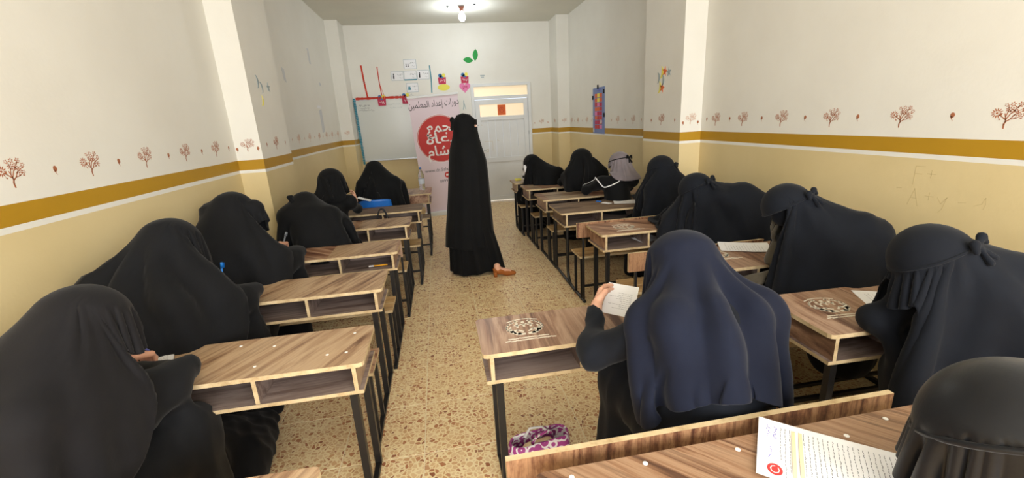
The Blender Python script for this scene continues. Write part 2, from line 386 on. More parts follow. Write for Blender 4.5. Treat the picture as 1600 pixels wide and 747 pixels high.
for i, (a, b) in enumerate(WINS):
    wn = bpy.data.objects.new('window_%d' % (i+1), None); COL.objects.link(wn); struct(wn); wn.location = (0, 0, 0)
    f = MB(); 
    for x0, x1, z0, z1 in [(a, b, 1.05, 1.1), (a, b, 2.8, 2.85), (a, a+.05, 1.1, 2.8), (b-.05, b, 1.1, 2.8), ((a+b)/2-.025, (a+b)/2+.025, 1.1, 2.8)]: f.box(x0, x1, REAR-0.12, REAR-0.07, z0, z1)
    f.build('window_frame', M['metal_white'], wn)
    for x0, x1 in ((a+.05, (a+b)/2-.025), ((a+b)/2+.025, b-.05)): MB().box(x0, x1, REAR-0.1, REAR-0.095, 1.1, 2.8).build('pane', M['clear'], wn)
ceiling = struct(MB().box(-1.95, 2.8, REAR-0.15, BACK+0.15, CEIL, CEIL+0.1).build('ceiling', M['ceiling']))
floor = struct(MB().box(-1.95, 2.8, REAR-0.15, BACK+0.15, -0.06, -0.0012).build('floor', M['grout']))
# floor tiles
T = 0.412
tx0, ty0 = -0.217, 2.702
tile_me = None
g = 0.0022
bmv = [(-T/2+g, -T/2+g), (T/2-g, -T/2+g), (T/2-g, T/2-g), (-T/2+g, T/2-g)]
tm = MB(); c_ = 0.0012
tm.add([(x, y, -0.0035) for x, y in bmv]+[(x, y, -c_) for x, y in bmv]+[(x*(1-2*c_/T), y*(1-2*c_/T), 0) for x, y in bmv],
       [(0, 1, 5, 4), (1, 2, 6, 5), (2, 3, 7, 6), (3, 0, 4, 7), (4, 5, 9, 8), (5, 6, 10, 9), (6, 7, 11, 10), (7, 4, 8, 11), (8, 9, 10, 11)])
tile0 = tm.build('floor_tile', M['terrazzo'], floor)
far_tiles = []
first = True; cnt = 0
for j in range(-12, 16):
    for i in range(-4, 7):
        cx, cy = tx0+(i+.5)*T, ty0+(j+.5)*T
        if cx+T/2 > 2.75 or cx-T/2 < -1.9 or cy-T/2 < REAR-.1 or cy+T/2 > BACK+.12: continue
        o = tile0 if first else tile0.copy()
        if not first: COL.objects.link(o)
        first = False; o.location = (cx, cy, 0); cnt += 1
# edge strips of the floor beyond whole tiles
xs_ = [tx0+i*T for i in range(-4, 8)]
mb = MB()
xa = min(tx0+i*T for i in range(-4, 7) if tx0+i*T >= -1.9); xb = max(tx0+i*T for i in range(-4, 8) if tx0+i*T <= 2.75)
ya = min(ty0+j*T for j in range(-12, 16) if ty0+j*T >= REAR-.1); yb = max(ty0+j*T for j in range(-12, 17) if ty0+j*T <= BACK+.12)
for x0, x1, y0, y1 in [(-1.9, xa-g, REAR-.1, BACK+.1), (xb+g, 2.75, REAR-.1, BACK+.1), (xa, xb, REAR-.1, ya-g), (xa, xb, yb+g, BACK+.1)]:
    if x1-x0 > 0.01 and y1-y0 > 0.01: mb.box(x0, x1, y0, y1, -0.004, -0.0001)
mb.build('cut_tile_strip', M['terrazzo'], floor)

# wall stencils -------------------------------------------------------
def tree_polys(k=0.06, flip=1, small=False):
    """daisy spray: one large flower on one side, smaller blossoms fanning to the other; height ~2k"""
    P = []
    def S(pts, wd): P.extend(stroke([(x*k*flip, y*k) for x, y in pts], [q*k for q in wd] if isinstance(wd, list) else wd*k))
    S([(0, -1), (-.02, -.7), (.06, -.45), (-.02, -.1), (-.1, .15)], [.1, .12, .1, .07, .05])
    S([(.05, -.5), (.3, -.3), (.5, 0), (.75, .2)], [.09, .07, .05, .04]); S([(.02, -.35), (.25, .1), (.45, .4), (.75, .75)], [.08, .06, .05, .04])
    S([(-.02, -.3), (-.25, -.1), (-.5, .05)], [.09, .06, .05]); S([(.0, -.05), (.1, .35), (.05, .75)], [.06, .05, .04]); S([(.3, -.3), (.6, -.25), (.95, -.05)], [.06, .05, .03])
    S([(.3, .15), (.6, .3), (1.0, .45)], [.05, .04, .03])
    def flower(cx, cy, r, n, cen=True):
        for i in range(n):
            a = 2*math.pi*i/n+cx; P.append([(x*flip, y) for x, y in petal((cx+math.cos(a)*r*.32)*k, (cy+math.sin(a)*r*.32)*k, a, r*.68*k, r*.3*k*(8/n))])
        if cen: P.append([(x*flip, y) for x, y in ell(cx*k, cy*k, r*.2*k, r*.2*k, 8)])
    flower(-.62, .18, .42, 12); flower(.12, .45, .24, 7); flower(.5, .5, .22, 6, False); flower(.8, .82, .22, 6); flower(1.08, .5, .18, 6, False)
    flower(.72, .12, .24, 7); flower(.3, .85, .2, 6, False); flower(1.0, 0, .16, 5, False); flower(-.1, .8, .16, 5, False)
    for cx, cy, a in [(.42, .25, 1), (.6, .62, .4), (.9, .3, 0), (.55, -.15, 5.8), (-.25, .0, 2.4), (.2, .2, 1.4), (.85, -.2, 6), (-.3, -.35, 2.6), (.4, -.05, .4)]:
        P.append([(x*flip, y) for x, y in petal(cx*k, cy*k, a, .2*k, .1*k)])
    return P
def drop_polys(k=0.016, flip=1):
    return [ell(0, .3*k, .62*k, .8*k, 12), [(x*flip, y) for x, y in [(-.1*k, -.3*k), (.6*k, .2*k), (.5*k, -.4*k), (.1*k, -1.0*k), (-.35*k, -1.5*k), (.05*k, -.8*k)]]]
def fix_stuff(): pass
def place_x(x, s):  # on a wall facing s*x ; u along y
    return lambda y, z: (lambda u, v, d: (x+s*d, y-s*u, z+v))
def place_y(y):    # facing -y
    return lambda x, z: (lambda u, v, d: (x+u, y-d, z+v))
TREES = {}
def stencil(kind, pl, parent, m=M['stencil'], k=None, flip=1, name=None):
    flip = -flip if (kind == 'tree') else flip
    polys = tree_polys(k or 0.056, flip) if kind == 'tree' else drop_polys(k or 0.016, flip)
    return flat_shape(polys, pl, 0.0006).build(name or ('flower_stencil' if kind == 'tree' else 'drop_stencil'), m, parent)
pr = place_x(2.51, -1); pl_ = place_x(-1.656, 1)
for y in (1.18, 1.60, 2.06, 2.50, 2.92, 3.34, 3.70): stencil('tree', pr(y, 1.505), wall_right, flip=1)
for y in (1.38, 1.81, 2.31, 2.70, 3.115, 3.50, 3.83): stencil('drop', pr(y, 1.505), wall_right)
for y in (1.58, 2.003, 2.409, 2.82, 3.234, 3.65): stencil('tree', pl_(y, 1.512), wall_left, flip=1)
for y in (1.79, 2.209, 2.607, 3.05, 3.452, 3.87): stencil('drop', pl_(y, 1.505), wall_left)
stencil('tree', place_y(3.978)(-1.560, 1.518), wall_left, k=.05, flip=-1); stencil('drop', place_y(3.978)(-1.64, 1.485), wall_left); stencil('drop', place_y(3.978)(-1.478, 1.485), wall_left, flip=-1)
stencil('tree', place_x(-1.455, 1)(4.345, 1.515), wall_left)
for y in (4.12, 4.60): stencil('drop', place_x(-1.455, 1)(y, 1.51), wall_left)
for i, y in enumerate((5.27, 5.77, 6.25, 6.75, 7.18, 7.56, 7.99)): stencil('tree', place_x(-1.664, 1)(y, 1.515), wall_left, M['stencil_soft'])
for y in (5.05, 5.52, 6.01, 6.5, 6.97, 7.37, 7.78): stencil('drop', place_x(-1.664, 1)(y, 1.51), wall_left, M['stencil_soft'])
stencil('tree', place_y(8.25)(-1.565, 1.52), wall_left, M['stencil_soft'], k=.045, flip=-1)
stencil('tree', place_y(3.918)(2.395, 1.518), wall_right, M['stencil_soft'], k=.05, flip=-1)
stencil('drop', place_y(3.918)(2.32, 1.48), wall_right); stencil('drop', place_y(3.918)(2.475, 1.48), wall_right, flip=-1)
stencil('tree', place_x(2.293, -1)(4.287, 1.52), wall_right)
for y in (4.02, 4.50): stencil('drop', place_x(2.293, -1)(y, 1.51), wall_right)
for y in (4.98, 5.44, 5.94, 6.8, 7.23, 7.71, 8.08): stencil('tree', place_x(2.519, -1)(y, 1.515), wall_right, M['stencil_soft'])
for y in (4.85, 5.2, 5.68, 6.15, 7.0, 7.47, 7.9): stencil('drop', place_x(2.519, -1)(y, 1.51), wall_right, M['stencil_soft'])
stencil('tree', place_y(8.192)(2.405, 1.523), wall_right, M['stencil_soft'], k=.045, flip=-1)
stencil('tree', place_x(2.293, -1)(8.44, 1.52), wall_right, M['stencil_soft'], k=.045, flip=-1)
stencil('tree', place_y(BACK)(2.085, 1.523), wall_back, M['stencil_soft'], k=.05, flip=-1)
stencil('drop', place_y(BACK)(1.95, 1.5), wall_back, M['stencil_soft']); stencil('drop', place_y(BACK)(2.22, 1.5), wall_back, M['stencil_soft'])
# pencil scribbles on the right wall  (F+, A+, y, marks)
M['pencil_mark'] = mat('faint pencil mark', (200, 180, 134), 0.7)
sc_ = []
def scr(y, z, pts): sc_.extend(stroke([(2.51*0+p[0]*.05-(y-1.8), z+p[1]*.05) for p in pts], .0035))
scr(1.93, 1.20, [(0, -1), (0, 1), (.9, 1)]); scr(1.93, 1.20, [(0, .2), (.7, .2)]); scr(1.85, 1.215, [(-.4, 0), (.4, 0)]); scr(1.85, 1.215, [(0, -.4), (0, .4)])
scr(1.915, 1.085, [(-.5, -.9), (0, .9), (.55, -.9)]); scr(1.915, 1.085, [(-.3, -.1), (.35, -.1)]); scr(1.84, 1.10, [(-.4, 0), (.4, 0)]); scr(1.84, 1.10, [(0, -.4), (0, .4)])
scr(1.78, 1.075, [(-.4, .5), (0, -.1), (.45, .6), (.2, -.6), (-.1, -1)]); scr(1.96, 1.12, [(-1, 0), (-.5, .1)]); scr(1.68, 1.09, [(-.5, 0), (.1, .1)]); scr(1.61, 1.10, [(-.6, -.3), (0, 0), (.2, .6), (.3, 0), (.2, -.5)])
flat_shape(sc_, lambda u, v, d: (2.51-d, 1.8-u, v), 0.0004).build('pencil_scribble', M['pencil_mark'], wall_right)['kind'] = 'stuff'
# skirting of the banner wall
mb = MB().box(-1.455, DX0-.02, BACK-.012, BACK, 0, .07).box(DX1+.02, 2.293, BACK-.012, BACK, 0, .07)
struct(mb.build('baseboard_back', M['door_white']))

# ------------------------------------------------------------------ door
door = bpy.data.objects.new('door_1', None); COL.objects.link(door); struct(door); door.location = ((DX0+DX1)/2, BACK, 0)
def dchild(mb, name, m, parent=door, smooth=False):
    o = mb.build(name, m, None, smooth); o.data.transform(Matrix.Translation(-Vector(door.location))); o.parent = parent; return o
mb = MB()
for x0, x1, z0, z1 in [(DX0, DX0+.06, 0, DZ1), (DX1-.06, DX1, 0, DZ1), (DX0+.06, DX1-.06, DZ1-.055, DZ1), (DX0+.06, DX1-.06, 2.0, 2.055)]: mb.box(x0, x1, BACK-.03, BACK+.10, z0, z1, 0, .004)
dchild(mb, 'door_frame', M['door_white'])
TR = (DX0+.06, DX1-.06, 2.055, DZ1-.055)
dchild(MB().box(TR[0], TR[1], BACK+.02, BACK+.028, TR[2], TR[3]), 'pane', M['frosted'])
LX0, LX1 = DX0+.065, DX1-.065
leaf = dchild(MB().box(LX0, LX0+.085, BACK-.015, BACK+.03, 0.02, 1.99, 0, .003).box(LX1-.085, LX1, BACK-.015, BACK+.03, 0.02, 1.99, 0, .003)
       .box(LX0+.085, LX1-.085, BACK-.015, BACK+.03, 1.90, 1.99, 0, .003).box(LX0+.085, LX1-.085, BACK-.015, BACK+.03, 1.60, 1.675, 0, .003)
       .box(LX0+.085, LX1-.085, BACK-.015, BACK+.03, 0.79, 0.88, 0, .003).box(LX0+.085, LX1-.085, BACK-.015, BACK+.03, 0.02, 0.10, 0, .003), 'door_leaf', M['door_white'])
dchild(MB().box(LX0+.085, LX1-.085, BACK+.008, BACK+.014, 1.675, 1.90), 'pane', M['frosted'])
n_b = 6
for i in range(n_b):
    a = LX0+.085+(LX1-LX0-.17)*i/n_b; b = LX0+.085+(LX1-LX0-.17)*(i+1)/n_b
    dchild(MB().box(a+.0015, b-.0015, BACK+.002, BACK+.02, .88, 1.60, 0, .002), 'door_panel', M['door_white'])
dchild(MB().box(LX0+.085, LX1-.085, BACK+.002, BACK+.02, .10, .79), 'door_panel', M['door_white'])
for z in (1.3, 1.72, .4): dchild(MB().lathe([(.008, 0), (.008, .07)], 8, (LX1+.003, BACK-.022, z)), 'hinge', M['alu'])
dchild(MB().box(LX0+.02, LX0+.06, BACK-.02, BACK-.014, .93, 1.1).tube([(LX0+.04, BACK-.02, 1.03), (LX0+.04, BACK-.06, 1.03), (LX0+.15, BACK-.06, 1.03)], .008), 'door_handle', M['alu'])
stk_ = dchild(MB().box(1.22, 1.38, BACK+.0055, BACK+.0075, 1.69, 1.885, 0, .0009), 'orange_sticker', M['orange_paper'])
dchild(flat_shape([[(x+dx, y+dz) for x, y in q] for dx, dz in ((1.3, 1.79),) for q in stroke(ell(0, 0, .045, .05, 12)+[(.045, 0)], .008)+stroke([(-.03, -.02), (0, .03), (.03, -.02)], .007)], lambda u, v, d: (u, BACK+.0052-d, v), .0008), 'sticker_drawing', M['red_print'], door)
dchild(flat_shape(stroke([(1.02, 1.2), (1.18, 1.2), (1.18, 1.02)], .004)+stroke([(1.05, 1.0), (1.09, 1.0), (1.09, 1.05), (1.05, 1.05), (1.05, .97)], .004)+stroke([(1.28, 1.2), (1.28, 1.23), (1.31, 1.2)], .004)+stroke([(.98, 1.52), (1.0, 1.52)], .01), lambda u, v, d: (u-.1, BACK+.0018-d, v), .0005), 'pencil_mark', M['pencil_mark'])
# nothing stands beyond the door; the panes' daylight glow is put in as emission
# ------------------------------------------------------------------ things on the far wall
def on_back(u0, v0, y=BACK): return lambda u, v, d: (u0+u, y-d, v0+v)
# whiteboard
wb = thing('whiteboard', 'large whiteboard on the far wall with a red garland along its top', 'whiteboard', (-.9, BACK, .99))
def wchild(mb, name, m, parent=wb, smooth=False, org=(-.9, BACK, .99)):
    o = mb.build(name, m, None, smooth); o.data.transform(Matrix.Translation(-Vector(org))); o.parent = parent; return o
wchild(MB().box(-1.40, -.28, BACK-.02, BACK, .99, 2.09), 'writing_surface', M['board_white'])
mb = MB()
for x0, x1, z0, z1 in [(-1.42, -.26, .975, .995), (-1.42, -.26, 2.085, 2.105), (-1.42, -1.40, .995, 2.085), (-.28, -.26, .995, 2.085)]: mb.box(x0, x1, BACK-.03, BACK-.001, z0, z1, 0, .002)
wchild(mb, 'board_frame', M['alu']); wchild(MB().box(-1.38, -.3, BACK-.075, BACK-.03, .975, .985), 'marker_tray', M['alu'])
def scribble(u0, v0, L, h, n, seed):
    r = random.Random(seed); pts = []; x = 0
    out = []; cur = []
    for i in range(n):
        x = -L*i/n; cur.append((u0+x, v0+h*(r.random()-.5)))
        if r.random() < .22 and len(cur) > 1: out += stroke(cur, h*.13); cur = []
    if len(cur) > 1: out += stroke(cur, h*.13)
    return out
q = scribble(-1.17, 1.99, .2, .035, 26, 1)+scribble(-1.19, 1.94, .17, .035, 20, 2)+scribble(-1.1, 1.90, .28, .03, 34, 3)
wchild(flat_shape(q, lambda u, v, d: (u, BACK-.0202-d, v), .0004), 'marker_writing', M['ink'])['kind'] = 'stuff'
q = scribble(-.6, 1.99, .25, .03, 30, 4)+scribble(-.58, 1.93, .25, .03, 30, 5)
wchild(flat_shape(q, lambda u, v, d: (u, BACK-.0202-d, v), .0004), 'marker_writing', M['grey_paper'])['kind'] = 'stuff'
# garlands
def ruffle(p0, p1, w_, n, seed, y):
    r = random.Random(seed); mb = MB(); a = Vector(p0); b = Vector(p1); d = (b-a); L = d.length; d.normalize(); nn = Vector((-d.y, d.x))
    for i in range(n):
        t0, t1 = L*i/n, L*(i+.82)/n; w0 = w_*(.8+.4*r.random())/2
        c = [a+d*t0-nn*w0, a+d*t1-nn*w0*.9, a+d*t1+nn*w0, a+d*t0+nn*w0*.9]; dd = .006+.01*r.random()
        vs = [(p.x, y-.001, p.y) for p in c]+[(c[k].x, y-dd-(.006 if k in (1, 2) else 0), c[k].y) for k in range(4)]
        mb.add(vs, [(4, 5, 6, 7), (0, 1, 5, 4), (1, 2, 6, 5), (2, 3, 7, 6), (3, 0, 4, 7)])
    mb.add([(a.x, y-.001, a.y-w_*.25), (b.x, y-.001, b.y-w_*.25), (b.x, y-.001, b.y+w_*.25), (a.x, y-.001, a.y+w_*.25), (a.x, y-.004, a.y-w_*.25), (b.x, y-.004, b.y-w_*.25), (b.x, y-.004, b.y+w_*.25), (a.x, y-.004, a.y+w_*.25)], [(4, 5, 6, 7), (0, 1, 5, 4), (1, 2, 6, 5), (2, 3, 7, 6), (3, 0, 4, 7)])
    return mb
def back_thing(mb, name, m, label, cat, group=None, org=None):
    o = mb.build(name, m); c = sum((Vector(v) for v in mb.v), Vector())/len(mb.v); o.data.transform(Matrix.Translation(-c)); o.location = c
    return tag(o, label, cat, group)
wchild(ruffle((-1.40, 2.115), (-.47, 2.11), .045, 34, 11, BACK-.03), 'red_garland', M['red_paper'])['label'] = 'red ruffled garland along the top edge'
wchild(ruffle((-1.43, 2.12), (-1.405, .92), .045, 40, 12, BACK-.03), 'teal_garland', M['teal_paper'])['label'] = 'teal ruffled garland down the left edge'
def strip(pts, wd): return stroke(pts, wd)
back_thing(flat_shape(stroke([(-1.232, 2.68), (-1.215, 2.4), (-1.19, 2.14)], .028), lambda u, v, d: (u, BACK-d, v), .004), 'ribbon', M['red_paper'], 'long red paper ribbon hanging above the left part of the whiteboard', 'ribbon')
back_thing(flat_shape(stroke([(-.953, 2.65), (-.948, 2.4), (-.93, 2.12)], .016)+stroke([(-.945, 2.36), (-.885, 2.14)], .006), lambda u, v, d: (u, BACK-d, v), .004), 'ribbon', M['red_paper'], 'thin red forked ribbon above the middle of the whiteboard', 'ribbon')
back_thing(flat_shape(stroke([(-.008, 2.64), (.0, 2.4), (-.012, 2.17)], .02), lambda u, v, d: (u, BACK-d, v), .004), 'ribbon', M['teal_paper'], 'blue paper ribbon hanging just above the banner', 'ribbon')
back_thing(flat_shape(stroke([(.575, 2.0), (.57, 1.9), (.555, 1.83)], .008)+stroke([(.575, 1.95), (.6, 1.84)], .006), lambda u, v, d: (u, BACK-d, v), .003), 'ribbon', M['teal_paper'], 'short teal thread ribbon on the wall left of the door', 'ribbon')
def leafp(cx, cz, ang, L, W):
    n = 10; top = [(L*(i/n-.5), W*.5*math.sin(math.pi*i/n)**.8) for i in range(n+1)]; bot = [(x, -y) for x, y in top[1:-1]][::-1]
    c, s_ = math.cos(ang), math.sin(ang); return [(cx+x*c-y*s_, cz+x*s_+y*c) for x, y in top+bot]
back_thing(flat_shape([leafp(.859, 2.80, 1.45, .21, .10)], lambda u, v, d: (u, BACK-d, v), .003), 'paper_leaf', M['green_paper'], 'green paper leaf pointing up above the door, upper one', 'leaf')
back_thing(flat_shape([leafp(.717, 2.715, -.15, .19, .10)], lambda u, v, d: (u, BACK-d, v), .003), 'paper_leaf', M['green_paper'], 'green paper leaf lying flat above the door, lower left one', 'leaf')
# five framed word cards
def card(cx, cz, w_, h, label, pic, under=False):
    t = thing('word_card', label, 'card', (cx, BACK, cz))
    MB().box(-w_/2, w_/2, -.003, 0, -h/2, h/2).build('sheet', M['paper'], t)
    f = []; a, b = w_/2-.006, h/2-.006
    flat_shape(stroke([(-a, -b), (a, -b), (a, b), (-a, b), (-a, -b)], .006), lambda u, v, d: (u, -.003-d, v), .0006).build('border', M['grey_paper'], t)
    flat_shape(scribble(a*.9, .02, a*.95, .03, 14, hash(label) % 99)+scribble(a*.85, -.035, a*.7, .02, 9, 3), lambda u, v, d: (u, -.003-d, v), .0006).build('word', M['ink'], t)['kind'] = 'stuff'
    if pic == 'people': 
        P = []
        for dx in (-.07, -.035): P += [ell(dx, -.0, .008, .01, 8), [(dx-.012, -.045), (dx+.012, -.045), (dx+.004, -.01), (dx-.004, -.01)]]
        flat_shape(P, lambda u, v, d: (u, -.003-d, v), .0006).build('drawing', M['ink'], t)
    elif pic == 'one': flat_shape([ell(-.065, .03, .012, .014, 8), [(-.08, -.05), (-.055, -.05), (-.055, .015), (-.075, .015)]], lambda u, v, d: (u, -.003-d, v), .0006).build('drawing', M['dark'], t)
    elif pic == 'box': flat_shape([[(-.08, -.04), (-.03, -.04), (-.03, -.005), (-.08, -.005)], [(-.075, 0), (-.035, 0), (-.035, .02), (-.075, .02)]], lambda u, v, d: (u, -.003-d, v), .0006).build('drawing', M['teal_paper'], t)
    if under: flat_shape([[(-w_/2, -h/2), (w_/2, -h/2), (w_/2, -h/2+.02), (-w_/2, -h/2+.02)]], lambda u, v, d: (u, -.003-d, v), .0008).build('teal_edge', M['teal_paper'], t)
card(-.36, 2.68, .235, .17, 'white word card with two small figures, topmost of the card cross', 'people')
card(-.61, 2.485, .23, .165, 'white word card with a dark standing figure, left arm of the card cross', 'one')
card(-.375, 2.485, .235, .17, 'white word card with a teal lower edge at the centre of the card cross', '', True)
card(-.14, 2.49, .225, .17, 'white word card with a dark blot at left, right arm of the card cross', 'one')
card(-.36, 2.27, .22, .17, 'white word card with a teal picture, lowest of the card cross', 'box')
back_thing(flat_shape(scribble(-.35, 2.145, .38, .035, 30, 8), lambda u, v, d: (u, BACK-d, v), .001), 'wall_writing', M['grey_paper'], 'line of faint blue handwriting between the whiteboard garland and the cards', 'writing')
back_thing(flat_shape(scribble(.6, 2.49, .1, .03, 9, 9)+scribble(.62, 2.42, .12, .02, 9, 19), lambda u, v, d: (u, BACK-d, v), .001), 'wall_writing', M['stripe_white'], 'very faint small writing above the banner, left of the leaves', 'writing')['kind'] = 'stuff'
back_thing(flat_shape(stroke([(.93, 2.43), (1.0, 2.43)], .02)+stroke([(.94, 2.40), (.99, 2.40)], .015), lambda u, v, d: (u, BACK-d, v), .002), 'wall_mark', M['grey_paper'], 'small grey mark just above the door frame', 'mark')
def cupcake(cx, cz, y, label, base=None):
    t = thing('cupcake_cutout', label, 'decoration', (cx, y, cz))
    W_ = .075
    flat_shape([[(-W_, .06), (-W_*.9, -.06), (W_*.9, -.06), (W_, .06)]], lambda u, v, d: (u, -d, v), .004).build('case', M['rose_paper'], t)
    flat_shape([ell(-.03, .09, .035, .035), ell(0, .07, .04, .03)], lambda u, v, d: (u, -.001-d, v), .004).build('blue_top', M['blue_paper'], t)
    flat_shape([ell(.035, .095, .03, .035)], lambda u, v, d: (u, -.002-d, v), .004).build('yellow_top', M['yellow_paper'], t)
    flat_shape(scribble(.05, .0, .1, .05, 12, int(cx*10)), lambda u, v, d: (u, -.004-d, v), .001).build('word', M['white_print'], t)['kind'] = 'stuff'
    return t
cupcake(.20, 2.37, BACK, 'crimson cupcake cutout on the wall above a yellow card')
back_thing(flat_shape([ell(.22, 2.25, .115, .058, 18)], lambda u, v, d: (u, BACK-.001-d, v), .004), 'yellow_card', M['yellow_paper'], 'yellow oval card on the wall over the banner', 'card')
cupcake(.625, 2.37, BACK, 'crimson cupcake cutout on the wall above a pink heart')
def heart(cx, cz, s):
    pts = []
    for i in range(28):
        t = 2*math.pi*i/28; pts.append((cx+s*16*math.sin(t)**3/17, cz+s*(13*math.cos(t)-5*math.cos(2*t)-2*math.cos(3*t)-math.cos(4*t))/17))
    return pts
hm = MB()
hp = heart(.615, 2.235, .11); hm2 = flat_shape([[hp[i], hp[(i+1) % 28], (.615, 2.22)] for i in range(28)], lambda u, v, d: (u, BACK-d, v), .004)
ho = back_thing(hm2, 'heart_cutout', M['pink_paper'], 'pink paper heart with writing on the wall beside the banner', 'decoration')
flat_shape(stroke([(-.03, .03), (-.03, -.03), (-.01, .0), (.0, .03), (.02, .0), (.04, .03), (.045, -.02)], .008), lambda u, v, d: (u, -.0035-d, v), .001).build('word', M['rose_paper'], ho)
cupcake(-.94, 2.035, BACK-.036, 'crimson cupcake cutout hanging at the middle of the whiteboard top')
cupcake(-.50, 2.05, BACK-.036, 'crimson cupcake cutout at the right end of the whiteboard garland')

# roll-up banner ------------------------------------------------------
BY = 7.78
bn = thing('rollup_banner', 'tall pale pink roll-up banner with a red circle and Arabic lettering', 'banner', (.10, BY, 0))
bn.rotation_euler = (0, -.052, 0)
BW = .84; BH = 2.05
MB().box(-BW/2, BW/2, -.002, .002, .08, BH).build('banner_sheet', M['banner'], bn)
MB().box(-BW/2-.01, BW/2+.01, -.012, .012, BH-.005, BH+.03, 0, .004).build('top_rail', M['metal_white'], bn)
MB().box(-BW/2-.02, BW/2+.02, -.06, .06, 0, .085, 0, .015).box(-BW/2+.1, -BW/2+.16, -.12, .12, 0, .012).box(BW/2-.16, BW/2-.1, -.12, .12, 0, .012).build('base_case', M['metal_white'], bn)
MB().tube([(0, .02, .08), (0, .02, BH)], .012).build('support_pole', M['alu'], bn)
RB = Matrix.Rotation(math.pi/2, 4, 'X')
def btext(name, s, size, u, v, m, arabic=True, off=0, sq=1.0, d=.0022): return text_mesh(name, s, size, Matrix.Translation((u, -d, v)) @ RB, m, bn, arabic, .0004, off, sq)
btext('arabic_heading', 'دورات إعداد المعلمين', .15, 0.0, 1.93, M['black_print'], True, 0, .66)
R_ = .385; ccx, ccz = .03, 1.345
def disc(name, r, d, m): flat_shape([ell(ccx, ccz, r, r, 48)], lambda u, v, dd: (u, -d-dd, v), .0003).build(name, m, bn)
disc('circle_rim', R_+.022, .002, M['white_print']); disc('circle_ring', R_+.014, .0025, M['red_print']); disc('circle_gap', R_+.006, .003, M['white_print']); disc('red_circle', R_, .0035, M['red_print'])
btext('arabic_lettering', 'تجمع', .27, ccx+.03, ccz+.2, M['white_print'], True, .004, .9, .0042)
btext('arabic_lettering', 'دعاة', .25, ccx+.03, ccz-.0, M['white_print'], True, .004, 1.35, .0042)
btext('arabic_lettering', 'الشام', .24, ccx+.0, ccz-.21, M['white_print'], True, .004, 1.0, .0042)
btext('website_lettering', 'www.dr.5ala1ka.com', .085, .02, .815, M['ink'], False, 0, .95)
btext('number_lettering', '0099 138825', .075, .10, .61, M['ink'], False, 0, .95)['kind'] = 'stuff'
flat_shape([ell(.06, .713, .052, .052, 24)], lambda u, v, d: (u, -.002-d, v), .0006).build('round_icon', M['red_print'], bn)
flat_shape([[(.035, .698), (.085, .698), (.085, .73), (.035, .73)]], lambda u, v, d: (u, -.0027-d, v), .0006).build('icon_mark', M['white_print'], bn)

# poster on right recess wall
ps = thing('wall_chart', 'narrow blue chart with red and orange word tiles on the right wall', 'poster', (2.519, 6.67, 1.31))
def px_(u, v, d): return (-.003-d, -u, v)
MB().box(-.003, 0, -.25, .25, 0, .69).build('chart_sheet', mat('blue chart print', (120, 138, 186), 0.6), ps)
k = 0
cols_ = ['red_print', 'orange_paper', 'rose_paper', 'red_print', 'orange_paper', 'rose_paper', 'pink_paper']
for r in range(8):
    for c in range(3):
        u0 = -.16+c*.105; z0 = .075+r*.067
        MB().box(-.0045, -.003, -(u0+.095), -u0, z0, z0+.058).build('word_tile', M[cols_[(r*2+c*3) % 7] if r < 6 else ['orange_paper', 'yellow_paper', 'orange_paper'][c]], ps)
text_mesh('chart_title', 'الاحرف', .06, Matrix.Translation((-.0035, 0, .655)) @ Matrix.Rotation(-math.pi/2, 4, 'Z') @ RB, M['ink_blue'], ps, True)
for (u, v) in ((-.02, .7), (-.24, .55), (.23, .62), (.24, .28), (-.25, .25), (.12, .18), (-.2, .05)):
    MB().box(-.016, -.003, -(u+.018), -(u-.018), v-.03, v+.03, 0, .004).build('clip', M['dark'] if (u+v) > .3 else M['alu'], ps)

# moon and star stickers
def star(cx, cz, r, rot=0, n=5):
    pts = []
    for i in range(2*n):
        a = rot+math.pi*i/n+math.pi/2; q = r if i % 2 == 0 else r*.42; pts.append((cx+q*math.cos(a), cz+q*math.sin(a)))
    return [[pts[i], pts[(i+1) % (2*n)], (cx, cz)] for i in range(2*n)]
def moon(cx, cz, r, flip=1, tilt=0):
    o = [];n = 10
    for i in range(n+1): a = math.pi/2+math.pi*i/n; o.append((r*math.cos(a), r*math.sin(a)))
    inn = [(x*.45, y) for x, y in o]; c, s_ = math.cos(tilt), math.sin(tilt)
    T_ = lambda p: (cx+flip*(p[0]*c-p[1]*s_), cz+p[0]*s_+p[1]*c)
    return [[T_(o[i]), T_(o[i+1]), T_(inn[i+1]), T_(inn[i])] for i in range(n)]
def stick(polys, x, s, y, z, name, m, label):
    mb = flat_shape(polys, lambda u, v, d: (s*d, -s*u, v), .003); o = mb.build(name, m); o.location = (x, y, z); return tag(o, label, 'sticker')
X = 2.293
stick(star(0, 0, .05, .2), X, -1, 4.245, 1.98, 'star_sticker', M['orange_paper'], 'orange star sticker high on the right pillar, upper one')
stick(star(0, 0, .045, -.1), X, -1, 4.165, 1.967, 'star_sticker', M['grey_paper'], 'grey star sticker on the right pillar beside the upper orange star')
stick(star(0, 0, .05, .3), X, -1, 4.29, 1.83, 'star_sticker', M['orange_paper'], 'orange star sticker on the right pillar, lower one beside the yellow moon')
stick(moon(0, 0, .06, 1, .2), X, -1, 4.335, 1.98, 'moon_sticker', M['yellow_paper'], 'pale yellow crescent sticker at the top of the right pillar cluster')
stick(moon(0, 0, .055), X, -1, 4.395, 1.93, 'moon_sticker', M['grey_paper'], 'grey crescent sticker leftmost in the right pillar cluster')
stick(moon(0, 0, .06, 1, .1), X, -1, 4.31, 1.90, 'moon_sticker', M['grey_paper'], 'slate crescent sticker in the middle of the right pillar cluster')
stick(moon(0, 0, .06, 1, .2), X, -1, 4.37, 1.84, 'moon_sticker', M['yellow_paper'], 'deeper yellow crescent sticker lowest in the right pillar cluster')
